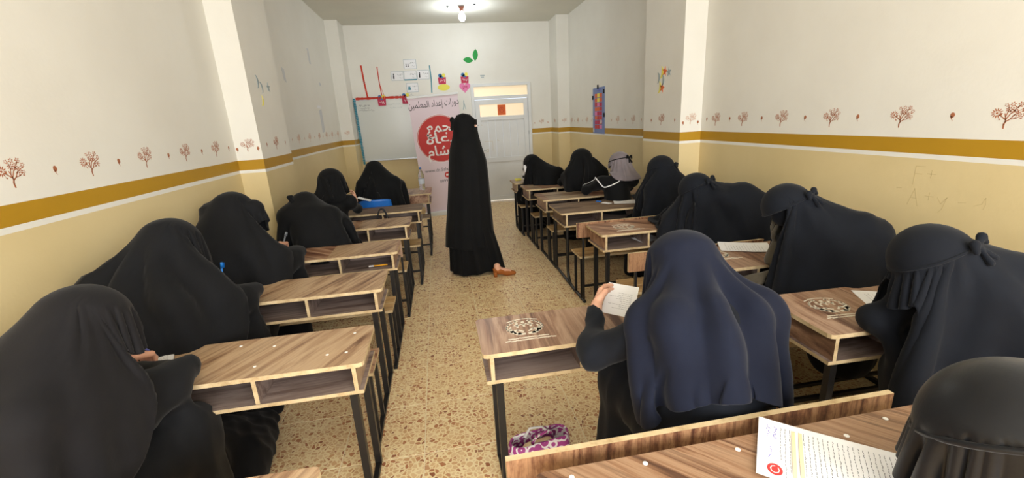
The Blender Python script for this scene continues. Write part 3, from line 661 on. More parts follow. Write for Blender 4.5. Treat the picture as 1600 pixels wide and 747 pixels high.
X = -1.455
stick(moon(0, 0, .055), X, 1, 4.16, 2.03, 'moon_sticker', M['grey_paper'], 'blue grey crescent sticker leftmost on the left pillar')
stick(moon(0, 0, .05, 1, -.3), X, 1, 4.235, 1.985, 'moon_sticker', M['grey_paper'], 'slate crescent sticker second on the left pillar')
stick(star(0, 0, .045), X, 1, 4.42, 2.0, 'star_sticker', M['grey_paper'], 'small grey star sticker on the left pillar')
stick(moon(0, 0, .045, 1, .4), X, 1, 4.2, 1.88, 'moon_sticker', M['yellow_paper'], 'faint yellow crescent sticker below the slate one on the left pillar')
X = -1.664
stick([[(-.07, -.16), (.07, -.18), (.07, .14), (-.07, .16)]], X, 1, 7.05, 1.74, 'word_strip', M['faint_paper'], 'narrow pale blue printed strip on the left recess wall')
stick([[(-.09, -.02), (.09, -.02), (.09, .02), (-.09, .02)]], X, 1, 7.0, 1.93, 'word_strip', M['paper'], 'tiny white label above the pale blue strip on the left recess wall')
stick([[(-.05, -.1), (.02, -.1), (.05, .1), (-.03, .1)]], X, 1, 6.9, 2.61, 'paper_scrap', M['faint_paper'], 'pale paper scrap high on the left recess wall')
stick([[(-.04, -.08), (.03, -.06), (.05, .08), (-.03, .06)]], X, 1, 5.65, 2.24, 'paper_scrap', M['faint_paper'], 'grey paper scrap on the left recess wall near the pillar')
stick([[(-.03, -.02), (.03, -.02), (.03, .03), (-.03, .02)]], X, 1, 7.3, 2.266, 'paper_scrap', M['faint_paper'], 'tiny square scrap at mid height on the left recess wall')

# bulb
BL = (.57, 7.45, 3.352)
bl = thing('ceiling_bulb', 'bare lit bulb in a brown holder on the ceiling', 'lamp', BL)
MB().lathe([(.05, 0), (.05, -.012), (.02, -.02), (.006, -.024), (.006, -.10), (.01, -.10)][::-1], 16).build('ceiling_rose', M['metal_white'], bl)
MB().lathe([(.05, -.022), (.046, -.026), (.03, -.05), (.024, -.085), (.004, -.085)][::-1], 16).build('bulb_holder', M['copper'], bl, True)
MB().lathe([(.012, -.086), (.024, -.10), (.048, -.14), (.055, -.17), (.046, -.205), (.022, -.224), (.004, -.228)][::-1], 20).build('glass_bulb', M['bulb'], bl, True)
pl = bpy.data.lights.new('bulb_light', 'POINT'); pl.energy = 16; pl.color = (.86, .94, 1.0); pl.shadow_soft_size = .055
po = bpy.data.objects.new('bulb_light', pl); COL.objects.link(po); po.parent = bl; po.location = (0, 0, -.26)
for dx, dy in ((-.21, .04), (.2, -.06)): back = MB().lathe([(.02, 0), (.02, -.01), (.006, -.02)][::-1], 8, (BL[0]+dx, BL[1]+dy, CEIL)).build('ceiling_hook', M['dark']); tag(back, 'small dark ceiling stub to the %s of the bulb' % ('left' if dx < 0 else 'right'), 'hook')

# ------------------------------------------------------------------ desks
def emblem(parent, cx, cy, z, s=1.0, rz=0.0):
    """round charity emblem: three figures over two cupped hands inside a wreath, two lines of lettering below"""
    P = []
    def A(p): P.append(p)
    for sg in (-1, 1):
        for i in range(9):          # wreath leaves
            a = math.radians(-75+i*17); R0 = .083
            x, y = sg*R0*math.cos(a), R0*.8*math.sin(a)+.01
            A(petal(x, y, (math.pi/2+a if sg > 0 else math.pi/2-a)+.5*sg, .022, .010)); A(petal(x*.9, y*.9, (math.pi/2+a if sg > 0 else math.pi/2-a)-.6*sg, .018, .008))
        P.extend(stroke([(sg*.01, -.052), (sg*.035, -.048), (sg*.058, -.028), (sg*.066, .0), (sg*.06, .022)], [.014, .022, .02, .012, .006]))
        P.extend(stroke([(sg*.058, -.02), (sg*.035, -.012), (sg*.012, -.03)], [.012, .012, .008]))
    for x, y, k in ((-.03, .03, 1), (0, .036, 1.15), (.03, .03, 1)):
        A(ell(x, y+.018*k, .007*k, .008*k, 8)); P.extend(stroke([(x-.012*k, y+.004), (x, y-.002), (x+.012*k, y+.004)], .006)); P.extend(stroke([(x, y+.002), (x, y-.016*k)], .010))
    P.extend(stroke([(-.07, .07), (-.035, .086), (0, .09), (.035, .086), (.07, .07)], .006))
    r = random.Random(3)
    for row, (w_, y) in enumerate(((.085, -.086), (.10, -.104))):
        x = -w_
        while x < w_:
            l = r.uniform(.007, .02); P.extend(stroke([(x, y+r.uniform(-.002, .003)), (x+l, y+r.uniform(-.002, .003))], .007)); x += l+.004
    c, s_ = math.cos(rz), math.sin(rz)
    o = flat_shape(P, lambda u, v, d: (cx+s*(u*c-v*s_), cy+s*(u*s_+v*c), z+d), .0006).build('printed_emblem', M['cream_print'], parent)
    o['kind'] = 'stuff'; o['label'] = 'pale printed wreath and hands emblem'
def desk(label, xl, xr, yn, dep=.34, zt=.72, top='wood_left', rz=0, back=None, bz=.735, bench=True, screws=(), emb=None, box=.125, solid=False, style='square', side_in=.035, divs=2, benchy=.42, bench_m='wood_bench', left_open=True, backx=(0, 0), benchz=.42, rail=True, bar=True):
    cx = (xl+xr)/2; w2 = (xr-xl)/2
    t = thing('school_desk', label, 'desk', (cx, yn+dep/2, 0), rz, 'school desks')
    h = dep/2; th = .018
    m = [M[top], M['edge']]; mi = [M['wood_in'], M['edge']]
    r = .02
    pts = [(-w2+r, -h), (w2-r, -h), (w2-.006, -h+.006), (w2, -h+r), (w2, h-r), (w2-.006, h-.006), (w2-r, h), (-w2+r, h), (-w2+.006, h-.006), (-w2, h-r), (-w2, -h+r), (-w2+.006, -h+.006)]
    tp = MB().slab(pts, zt-th, zt).build('desktop', m, t)
    for (u, v) in screws: MB().lathe([(.0065, 0), (.0065, .0012), (.004, .002)], 10, (u-cx, v-(yn+h), zt)).build('screw', M['screw'], tp)
    if emb: emblem(tp, emb[0]-cx, emb[1]-(yn+h), zt, emb[2], emb[3] if len(emb) > 3 else 0)
    zb = zt-th-box; si = side_in
    MB().board(-w2+si-.018, w2-si+.018, -h+.012, h-.012, zb, zb+.016).build('shelf', mi, t)
    for sx in (-1, 1):
        x = sx*(w2-si); MB().board(min(x, x-sx*.016), max(x, x-sx*.016), -h+.012, h-.014, zb+.016, zt-th, 'x').build('side_panel', [M[top], M['edge']], t)
    for i in range(divs):
        x = -w2+si+(2*w2-2*si)*(i+1)/(divs+1); MB().board(x-.008, x+.008, -h+.016, h-.03, zb+.016, zt-th, 'x').build('divider', mi, t)
    MB().board(-w2+si+.016, w2-si-.016, h-.03, h-.016, zb+.016, zt-th, 'y').build('back_panel', mi, t)
    if solid: MB().board(-w2+si+.016, w2-si-.016, -h+.014, -h+.028, zb+.016, zt-th, 'y').build('front_panel', [M['wood_diag'], M['edge']], t)
    lx = w2-.065; s_ = .021
    yb = -h-benchy if bench else -h+.05      # rear end of the floor rail, local
    if style == 'square':
        for sx in (-1, 1):
            for y in (-h+.045, h-.07): MB().tube([(sx*lx, y, .012), (sx*lx, y, zb)], s_, 4).build('leg', M['steel'], t)
            MB().tube([(sx*lx, -h+.03, zb-.014), (sx*lx, h-.05, zb-.014)], .0145, 4).build('top_rail', M['steel'], t)
            if rail: MB().tube([(sx*lx, h-.05, .014), (sx*lx, yb-.02, .014)], .017, 4).build('floor_rail', M['steel'], t)
    else:
        for sx in (-1, 1):
            MB().tube([(sx*lx, h-.05, zb), (sx*lx, h-.05, .03)], .015, 8).build('leg', M['steel'], t)
            c = [(sx*lx, -h+.03, zb), (sx*lx, -h+.03, .16)]+[(sx*lx, -h+.03-.12*(1-math.cos(a)), .16-.145*math.sin(a)) for a in [math.pi/2*k/6 for k in range(1, 7)]]+[(sx*lx, yb-.02, .015)]
            MB().tube(c, .015, 8).build('leg', M['steel'], t)
            MB().tube([(sx*lx, h-.05, .03), (sx*lx, -h-.09, .015)], .013, 8).build('floor_rail', M['steel'], t)
    if bar: MB().tube([(-lx, h-.07 if style == 'square' else h-.05, .16), (lx, h-.07 if style == 'square' else h-.05, .16)], .014, 4).build('stretcher', M['steel'], t)
    if bench:
        by0, by1 = -h-benchy+.02, -h-benchy+.28
        n = 2
        for i in range(n):
            a = by0+(by1-by0)*i/n; b = by0+(by1-by0)*(i+1)/n
            MB().board(-w2+.04, w2-.04, a+.003, b-.003, benchz-.018, benchz).build('seat_plank', [M[bench_m], M['edge']], t)
        for sx in (-1, 1):
            for y in (by0+.04, by1-.05): MB().tube([(sx*lx, y, .012), (sx*lx, y, benchz-.018)], .0145, 4).build('bench_leg', M['steel'], t)
            if rail and style == 'square': pass
        if bar: MB().tube([(-lx, by0+.04, .13), (lx, by0+.04, .13)], .0125, 4).build('stretcher', M['steel'], t)
        if back:
            yk = -h-benchy-.005
            MB().board(-w2+backx[0], w2+backx[1], yk-.018, yk, bz-.13, bz, 'y').build('backrest', [M[back], M['edge']], t)
            for sx in (-1, 1): MB().tube([(sx*lx, yk+.013, .03), (sx*lx, yk+.013, bz-.03)], .011, 4).build('back_post', M['steel'], t)
    return t
# left column, nearest first
desk('front-most left desk whose worn top corner peeks in at the bottom edge', -1.60, -.40, .72, .34, .72, 'wood_left', bench=False)
D = {}
D['L1'] = desk('light brown desk with white screw caps, nearest complete one by the left wall', -1.585, -.372, 1.587, .34, .72, 'wood_left', screws=[(-.45, 1.86), (-.455, 1.69), (-.53, 1.69), (-.78, 1.83), (-.80, 1.67), (-.93, 1.87)], benchy=.56, bar=False)
D['L2'] = desk('second desk along the left wall, with a dark blue bag just beyond it', -1.61, -.392, 2.385, .345, .72, 'wood_left', benchy=.40, bench_m='wood_diag', bar=False)
D['L3'] = desk('third desk along the left wall, with a yellow pencil in its compartment', -1.58, -.366, 3.12, .35, .72, 'wood_diag', benchy=.38, bar=False)
D['L4'] = desk('fourth desk along the left wall, beside the pillar', -1.44, -.325, 3.99, .38, .72, 'wood_diag', benchy=.43, back='wood_right', bz=.68, backx=(0, -.05))
D['L5'] = desk('fifth desk on the left with a weathered grey top beside a handbag', -1.45, -.235, 4.66, .40, .72, 'wood_old', benchy=.34)
D['L6'] = desk('farthest left desk, with a water bottle standing on it', -1.25, -.145, 5.78, .56, .72, 'wood_right', solid=True, benchy=.46, bench_m='wood_old', benchz=.48, back='wood_left', bz=.458, backx=(0, -.13))
# middle right
D['R1'] = desk('near desk in the middle with a large round printed emblem and empty top', .092, 1.30, 1.516, .325, .72, 'wood_right', back='wood_back', bz=.78, benchy=.60, bar=False, emb=(.30, 1.70, 1.0), side_in=.03, backx=(0, -.06))
D['S1'] = desk('desk at the far right under the woman leaning low over a sheet', 1.46, 2.47, 1.29, .40, .72, 'wood_right', rz=-.03, emb=(1.67, 1.52, 1.0, -.05), benchy=.50, back='wood_back', bz=.70)
D['S2'] = desk('desk with a white sheet, used by the woman resting her cheek on her glove', 1.40, 2.46, 2.08, .40, .72, 'wood_right', emb=(1.66, 2.33, .9), benchy=.38, back='wood_back', bz=.71)
D['R2'] = desk('emblem-printed desk beside the aisle in front of the stooping woman', 1.16, 2.30, 3.01, .37, .72, 'wood_diag', emb=(1.42, 3.19, 1.05), benchy=.46, back='wood_back', bz=.72)
D['R3'] = desk('old dark-topped desk with bent tube legs, holding scissors and papers', 1.085, 2.27, 3.86, .50, .72, 'wood_old', style='round', benchy=.45, back='wood_back', bz=.735, side_in=.05)
D['R4'] = desk('desk with a light and dark patched top in front of the grey-scarfed woman', 1.09, 2.30, 4.60, .48, .72, 'wood_diag', benchy=.23, back='wood_right', bz=.62, backx=(.06, 0))
D['R5'] = desk('patched-top desk on the right, second from the door', 1.065, 2.28, 5.40, .42, .72, 'wood_diag', benchy=.28)
D['R6'] = desk('small desk nearest the door on the right, with a yellow sponge on it', 1.02, 2.20, 6.05, .40, .72, 'wood_right', benchy=.24)
D['R0'] = desk('zebra-grained desk at the bottom edge with white screw caps, nearest of all', .15, 1.32, .44, .39, .79, 'wood_zebra', bench=False, screws=[(.235, .80), (.42, .80), (.66, .79), (1.10, .80), (.55, .64), (.30, .60), (.95, .77)])

# ------------------------------------------------------------------ small things
def sheet(label, c, rz, w_=.21, h=.297, z=.721, curl=.004, lines=12, extra=None, name='paper_sheet', group=None, seed=1, tilt=None):
    t = thing(name, label, 'paper', (c[0], c[1], z), rz)
    if tilt: t.rotation_euler = (tilt[0], tilt[1], rz)
    n = 8; mb = MB(); f = lambda u, v: .0012+curl*(abs(u/(w_/2))**3*.6+max(0, v/(h/2))**2*.8)
    vs = [(w_*(i/n-.5), h*(j/n-.5), f(w_*(i/n-.5), h*(j/n-.5))) for j in range(n+1) for i in range(n+1)]
    fs = [(j*(n+1)+i, j*(n+1)+i+1, (j+1)*(n+1)+i+1, (j+1)*(n+1)+i) for j in range(n) for i in range(n)]
    k = len(vs); vs2 = vs+[(x, y, z_-.0009) for x, y, z_ in vs]; b = [i for i in range(n+1)]+[j*(n+1)+n for j in range(1, n+1)]+[n*(n+1)+i for i in range(n-1, -1, -1)]+[j*(n+1) for j in range(n-1, 0, -1)]
    fs2 = fs+[tuple(i+k for i in q[::-1]) for q in fs]+[(b[(i+1) % len(b)], b[i], b[i]+k, b[(i+1) % len(b)]+k) for i in range(len(b))]
    mb.add(vs2, fs2); s = mb.build('sheet', M['paper'], t, False)
    r = random.Random(seed); P = []
    for i in range(lines):
        y = h/2-.05-(h-.075)*i/max(1, lines); x = w_/2-.02; end = -w_/2+.02+r.random()*.06
        while x > end:
            l = r.uniform(.004, .013); P += stroke([(x, y), (x-l*.5, y+r.uniform(-.0016, .0016)), (x-l, y)], .0011); x -= l+.004
    place = lambda u, v, d: (u, v, f(u, v)+d)
    if P: flat_shape(P, place, .0003).build('printed_text', M['ink'], t)['kind'] = 'stuff'
    if extra: extra(t, place)
    return t
def stack_extra(t, place):
    w_, h = .21, .31
    for x0, z in ((.0, 0),):
        for yy in (h/2-.075, h/2-.09):
            flat_shape(stroke([(w_/2-.02, yy), (-w_/2+.02, yy)], .008), place, .0002).build('orange_line', M['orange_hl'], t)
    flat_shape([ell(-w_/2+.032, h/2-.035, .02, .016, 20)], place, .0003).build('red_stamp', M['red_print'], t)
    flat_shape(stroke(ell(-w_/2+.032, h/2-.035, .012, .009, 8), .002), place, .0006).build('stamp_mark', M['white_print'], t)
    o = flat_shape(scribble(w_/2-.02, h/2-.02, .05, .01, 14, 5)+scribble(w_/2-.02, h/2-.035, .05, .01, 14, 6)+scribble(w_/2-.10, h/2-.025, .05, .008, 12, 7), place, .0003); o.build('handwriting', M['ink_blue'], t)['kind'] = 'stuff'
# ------------------------------------------------------------------ figures
def V3(*a): return np.array(a, float)
def cap_dist(P, a, b, ra, rb):
    """tapered capsule: distance and closest axis point"""
    ab = b-a; L2 = ab@ab + 1e-12
    t = np.clip(((P-a)@ab)/L2, 0, 1)
    q = a+t[..., None]*ab; d = P-q; l = np.sqrt((d*d).sum(-1))+1e-9
    return l-(ra+(rb-ra)*t), d/l[..., None]
def smin(a, b, k):
    h = np.clip(.5+.5*(b-a)/k, 0, 1); return b*(1-h)+a*h-k*h*(1-h)
def surface_nets(fn, lo, hi, h):
    """naive surface nets in numpy: a continuous quad mesh of fn == 0"""
    n = np.maximum(np.ceil((np.array(hi)-lo)/h).astype(int)+1, 4)
    ax = [lo[i]+h*np.arange(n[i]) for i in range(3)]
    G = np.stack(np.meshgrid(*ax, indexing='ij'), -1)
    F = fn(G.reshape(-1, 3)).reshape(n)
    ins = F < 0; nx, ny, nz = n
    acc = np.zeros((nx-1, ny-1, nz-1, 3)); cnt = np.zeros((nx-1, ny-1, nz-1))
    cor = [(i, j, k) for i in (0, 1) for j in (0, 1) for k in (0, 1)]
    sl = lambda c: (slice(c[0], nx-1+c[0]), slice(c[1], ny-1+c[1]), slice(c[2], nz-1+c[2]))
    for c in cor:
        for axx in range(3):
            if c[axx]: continue
            d = list(c); d[axx] = 1; fa, fb = F[sl(c)], F[sl(d)]
            cr = (fa < 0) != (fb < 0); t = np.where(cr, fa/(fa-fb+1e-20), 0)
            for k in range(3): acc[..., k] += cr*(c[k]+(t if k == axx else 0))
            cnt += cr
    act = cnt > 0; idx = -np.ones(act.shape, int); idx[act] = np.arange(act.sum())
    ijk = np.argwhere(act); vs = (ijk+acc[act]/cnt[act][:, None])*h+lo
    faces = []
    for axx in range(3):
        o1, o2 = [(1, 2), (2, 0), (0, 1)][axx]
        s0 = [slice(1, -1)]*3; s0[axx] = slice(0, -1); s1 = list(s0); s1[axx] = slice(1, None)
        a = ins[tuple(s0)]; b = ins[tuple(s1)]; e = np.argwhere(a != b)
        if len(e) == 0: continue
        off = np.ones(3, int); off[axx] = 0; e2 = e+off; flip = a[tuple(e.T)]
        def cell(d1, d2):
            q = e2.copy(); q[:, o1] -= d1; q[:, o2] -= d2; return idx[tuple(q.T)]
        q = np.stack([cell(1, 1), cell(0, 1), cell(0, 0), cell(1, 0)], 1)
        q[~flip] = q[~flip][:, ::-1]; faces.append(q)
    return vs, np.concatenate(faces)
def vnormals(V, Fq):
    n = np.cross(V[Fq[:, 2]]-V[Fq[:, 0]], V[Fq[:, 3]]-V[Fq[:, 1]]); N = np.zeros_like(V)
    for k in range(4): np.add.at(N, Fq[:, k], n)
    return N/(np.linalg.norm(N, axis=1, keepdims=True)+1e-12)
def fast_obj(name, V, Fq, m, parent, smooth=True, sub=0, solid=0.0, org=None):
    me = bpy.data.meshes.new(name)
    if org is not None: V = V-np.array(org)
    me.vertices.add(len(V)); me.vertices.foreach_set('co', V.astype(np.float32).ravel())
    Fq = np.asarray(Fq, np.int32); me.loops.add(Fq.size); me.loops.foreach_set('vertex_index', Fq.ravel())
    me.polygons.add(len(Fq)); me.polygons.foreach_set('loop_start', np.arange(0, Fq.size, 4, dtype=np.int32)); me.polygons.foreach_set('loop_total', np.full(len(Fq), 4, np.int32))
    me.update(calc_edges=True); me.validate(); me.materials.append(m)
    if smooth: me.polygons.foreach_set('use_smooth', np.ones(len(me.polygons), bool))
    o = bpy.data.objects.new(name, me); COL.objects.link(o); o.parent = parent
    if solid: so = o.modifiers.new('thick', 'SOLIDIFY'); so.thickness = solid; so.offset = 1
    if sub: sb = o.modifiers.new('smooth', 'SUBSURF'); sb.levels = sub; sb.render_levels = sub
    return o
def fold_noise(P, seed, wl=.09, vert=.18):
    r = np.random.RandomState(seed); f = np.zeros(len(P))
    for i in range(5):
        a = r.uniform(0, 2*np.pi); k = 2*np.pi/(wl*r.uniform(.7, 1.9)); kv = vert*k*r.uniform(-1, 1)
        ph = P[:, 0]*np.cos(a)*k+P[:, 1]*np.sin(a)*k+P[:, 2]*kv+r.uniform(0, 6)+1.3*np.sin(P[:, 2]*7+i)
        f += (1-2*np.abs(np.sin(ph/2)))*r.uniform(.5, 1)
    return f/5
def sdf_union(caps, k):
    def fn(P):
        d = None
        for a, b, ra, rb in caps:
            x, _ = cap_dist(P, a, b, ra, rb); d = x if d is None else smin(d, x, k)
        return d
    return fn

def drape(apex, axis, lens, caps, boxes, planes, skull, skr, capr, n0=32, steps=(110, 45), seed=0, alpha=28, grav=9.8, flat=(0, 0), thick=.006, ydir=(0, 1), band=None, mu=.35, levels=1, gather=.35, pleat=.007, pk=(7, 11, 16, 23), valleys=4, sq=False, crease=.0025):
    """position-based cloth: a cut piece pinned over the crown that falls onto the body, desk and bench"""
    rs = np.random.RandomState(seed); ydir = V3(*ydir, 0); ydir /= np.linalg.norm(ydir); xdir = V3(ydir[1], -ydir[0], 0)
    def rest(n):
        u, v = np.meshgrid(np.linspace(-1, 1, n), np.linspace(-1, 1, n), indexing='ij')
        x = u*np.sqrt(1-v*v/2); y = v*np.sqrt(1-u*u/2); r = np.sqrt(x*x+y*y); th = np.arctan2(y, x)
        fr, bk, rt, lf = lens
        rad = np.sqrt((np.cos(th)*np.where(np.cos(th) > 0, rt, lf))**2+(np.sin(th)*np.where(np.sin(th) > 0, fr, bk))**2)
        if sq:
            c4, s4 = np.cos(th)**4, np.sin(th)**4; wt = c4/(c4+s4+1e-9)
            rad = wt*np.where(np.cos(th) > 0, rt, lf)+(1-wt)*np.where(np.sin(th) > 0, fr, bk)
        return np.stack([x*rad, y*rad], -1)
    axis = V3(*axis); axis /= np.linalg.norm(axis)
    skc = V3(*skull)
    def crown(R2):
        r = np.linalg.norm(R2, axis=-1); th = np.minimum(r/skr, 2.2); d = R2/(r[..., None]+1e-9)
        h = d[..., :1]*xdir+d[..., 1:]*ydir
        h = h-(h@axis)[..., None]*axis; h /= np.linalg.norm(h, axis=-1, keepdims=True)+1e-9
        return skc+(np.cos(th)[..., None]*axis+np.sin(th)[..., None]*h)*(skr+thick)
    R2 = rest(n0); r = np.linalg.norm(R2, axis=-1); al = math.radians(alpha)
    hz = R2[..., :1]*xdir+R2[..., 1:]*ydir
    X = V3(*apex)+hz*math.cos(al)-np.array([0, 0, 1.0])*r[..., None]*math.sin(al)
    X = X+rs.normal(0, .006, X.shape)
    def run(X, R2, nst, its, dt):
        n = X.shape[0]; r = np.linalg.norm(R2, axis=-1); pin = r < capr; C = crown(R2)
        Pv = X.copy(); shp = X.shape
        cons = []
        def mk(a, b, st):
            A2, B2 = R2[a], R2[b]; Mv = (A2+B2)/2; mr = np.linalg.norm(Mv, axis=-1)+1e-9; dv = A2-B2; rr = (dv*Mv).sum(-1)/mr
            tt = np.sqrt(np.maximum((dv*dv).sum(-1)-rr*rr, 0)); gg = 1+gather*np.clip((mr-.12)/.35, 0, 1)
            cons.append((a, b, np.sqrt(rr*rr+(gg*tt)**2), st))
        S = slice
        for o in (0, 1):
            mk((S(o, n-1, 2), S(None)), (S(o+1, n, 2), S(None)), 1.0); mk((S(None), S(o, n-1, 2)), (S(None), S(o+1, n, 2)), 1.0)
        for o in (0, 1):
            mk((S(o, n-1, 2), S(0, n-1)), (S(o+1, n, 2), S(1, n)), .35); mk((S(o, n-1, 2), S(1, n)), (S(o+1, n, 2), S(0, n-1)), .35)
        for o in (0, 1, 2, 3):
            a = np.arange(o, n-2, 4)
            if len(a): 
                mk((S(o, n-2, 4), S(None)), (S(o+2, n, 4), S(None)), .07); mk((S(None), S(o, n-2, 4)), (S(None), S(o+2, n, 4)), .07)
        vel = np.zeros_like(X); g_ = np.array([0, 0, -grav])
        for s in range(nst):
            vel += g_*dt; vel *= .985; 
            sp = np.sqrt((vel*vel).sum(-1, keepdims=True)); vel *= np.minimum(1, 2.4/(sp+1e-9))
            Pv = X.copy(); X = X+vel*dt; cont = np.zeros(r.shape, bool)
            for it in range(its):
                for a, b, L, st in cons:
                    d = X[b]-X[a]; l = np.sqrt((d*d).sum(-1))+1e-9
                    if st < 1: c = (.5*st*(1-L/l))
                    else: c = .5*(1-L/l)
                    c = c[..., None]*d; X[a] += c; X[b] -= c
                if it % 3 == 2 or it == its-1:
                    Pf = X.reshape(-1, 3)
                    for a, b, ra, rb in caps:
                        dd, nn = cap_dist(Pf, a, b, ra+thick, rb+thick); hit = dd < 0
                        if hit.any(): Pf[hit] -= nn[hit]*dd[hit][:, None]; cont.reshape(-1)[hit] = True
                    for x0, x1, y0, y1, z0, z1 in boxes:
                        t = thick+.004; ins = (Pf[:, 0] > x0-t) & (Pf[:, 0] < x1+t) & (Pf[:, 1] > y0-t) & (Pf[:, 1] < y1+t) & (Pf[:, 2] > z0-t) & (Pf[:, 2] < z1+t)
                        if ins.any():
                            q = Pf[ins]; pen = np.stack([q[:, 0]-(x0-t), (x1+t)-q[:, 0], q[:, 1]-(y0-t), (y1+t)-q[:, 1], np.full(len(q), 9.), (z1+t)-q[:, 2]], 1)
                            k = pen.argmin(1); v = pen[np.arange(len(q)), k]; sg = np.array([-1, 1, -1, 1, -1, 1])[k]; q[np.arange(len(q)), k//2] += sg*v; Pf[ins] = q; cont.reshape(-1)[ins] = True
                    for axx, lim, sg in planes:
                        if sg > 0: Pf[:, axx] = np.maximum(Pf[:, axx], lim+thick)
                        else: Pf[:, axx] = np.minimum(Pf[:, axx], lim-thick)
                    lowz = Pf[:, 2] < .008
                    if lowz.any(): Pf[lowz, 2] = .008; cont.reshape(-1)[lowz] = True
                    X = Pf.reshape(shp)
                X[pin] = C[pin]
            if cont.any(): X[cont] = Pv[cont]+(X[cont]-Pv[cont])*(1-mu)
            X[pin] = C[pin]
            vel = (X-Pv)/dt
        return X
    X = run(X, R2, steps[0], 9, 1/60)
    n = n0
    for lv in range(levels):
        n2 = 2*n-1; Y = np.zeros((n2, n2, 3)); Y[::2, ::2] = X; Y[1::2, ::2] = .5*(X[1:]+X[:-1]); Y[:, 1::2] = .5*(Y[:, :-1:2]+Y[:, 2::2])
        n = n2; R2 = rest(n); X = run(Y, R2, steps[1], 10, 1/75)
    i, j = np.meshgrid(np.arange(n-1), np.arange(n-1), indexing='ij'); b = (i*n+j).ravel()
    Fq = np.stack([b, b+n, b+n+1, b+1], 1)
    V = X.reshape(-1, 3); r = np.linalg.norm(R2, axis=-1).ravel(); th = np.arctan2(R2[..., 1], R2[..., 0]).ravel()
    f = 0
    for k in pk: f = f+rs.uniform(.5, 1)*np.sin(k*th+rs.uniform(0, 6)+rs.uniform(-2, 2)*r*3)
    f = np.clip(f/1.6, -1, 1); f = np.where(f > 0, f, f*.3)
    vl = 0
    vlist = [rs.uniform(-np.pi, np.pi) for _ in range(valleys)] if isinstance(valleys, int) else [math.radians(v_) for v_ in valleys]
    for v0 in vlist: d_ = np.abs((th-v0+.35*(r-.3)*rs.uniform(-1, 1)+np.pi) % (2*np.pi)-np.pi); vl = vl+rs.uniform(.6, 1.2)*(np.exp(-((d_-.16)/.10)**2)*.8-1.3*np.exp(-(d_/.075)**2))
    f = f+vl
    N = vnormals(V, Fq); V = V+N*(f*pleat*np.clip((r-capr-.02)/(.25 if isinstance(valleys, int) else .14), 0, 1))[:, None]
    V = V+N*(fold_noise(V, seed+3, .13, .6)*crease+crease)[:, None]
    for axx, lim, sg in planes: V[:, axx] = np.maximum(V[:, axx], lim+.003) if sg > 0 else np.minimum(V[:, axx], lim-.003)
    return V, Fq

def tie_band(parent, skull, axis, skr, th_deg, m, ydir, org, knot=True, kdir=(-1, 0), ks=1.0, loops=True, name='head_tie', wd=.012):
    """cord drawn around the head with a small bow at the back"""
    axis = Vector(axis).normalized(); th = math.radians(th_deg); C = Vector(skull)+axis*math.cos(th)*(skr+.006)
    u = axis.orthogonal().normalized(); v = axis.cross(u); R = math.sin(th)*(skr+.010)
    pts = [C+(u*math.cos(a)+v*math.sin(a))*R for a in [2*math.pi*i/28 for i in range(28)]]
    mb = MB(); mb.tube([p-Vector(org) for p in pts], wd*.5, 6, 0, True)
    o = mb.build(name, m, parent, True)
    if knot:
        kd = Vector((kdir[0], kdir[1], 0)); kd = (kd-axis*kd.dot(axis)).normalized(); K = C+kd*(R+.008); side = kd.cross(axis).normalized()
        caps = [(K-side*.012, K+side*.012, .015*ks, .015*ks)]
        for sg in (-1, 1):
            if loops:
                a = K; b = K+(side*sg*.045+axis*.022+kd*.012)*ks; caps.append((a, b, .009*ks, .017*ks)); caps.append((b, K+(side*sg*.06-axis*.01+kd*.008)*ks, .015*ks, .012*ks))
            caps.append((K, K+(side*sg*.03-axis*.075+kd*.02)*ks, .009*ks, .013*ks))
        caps = [(np.array(a), np.array(b), ra, rb) for a, b, ra, rb in caps]
        allp = np.array([c[0] for c in caps]+[c[1] for c in caps]); V, Fq = surface_nets(sdf_union(caps, .008), allp.min(0)-.035, allp.max(0)+.035, .006)
        fast_obj('bow_knot', V, Fq, m, parent, org=org)
    return o

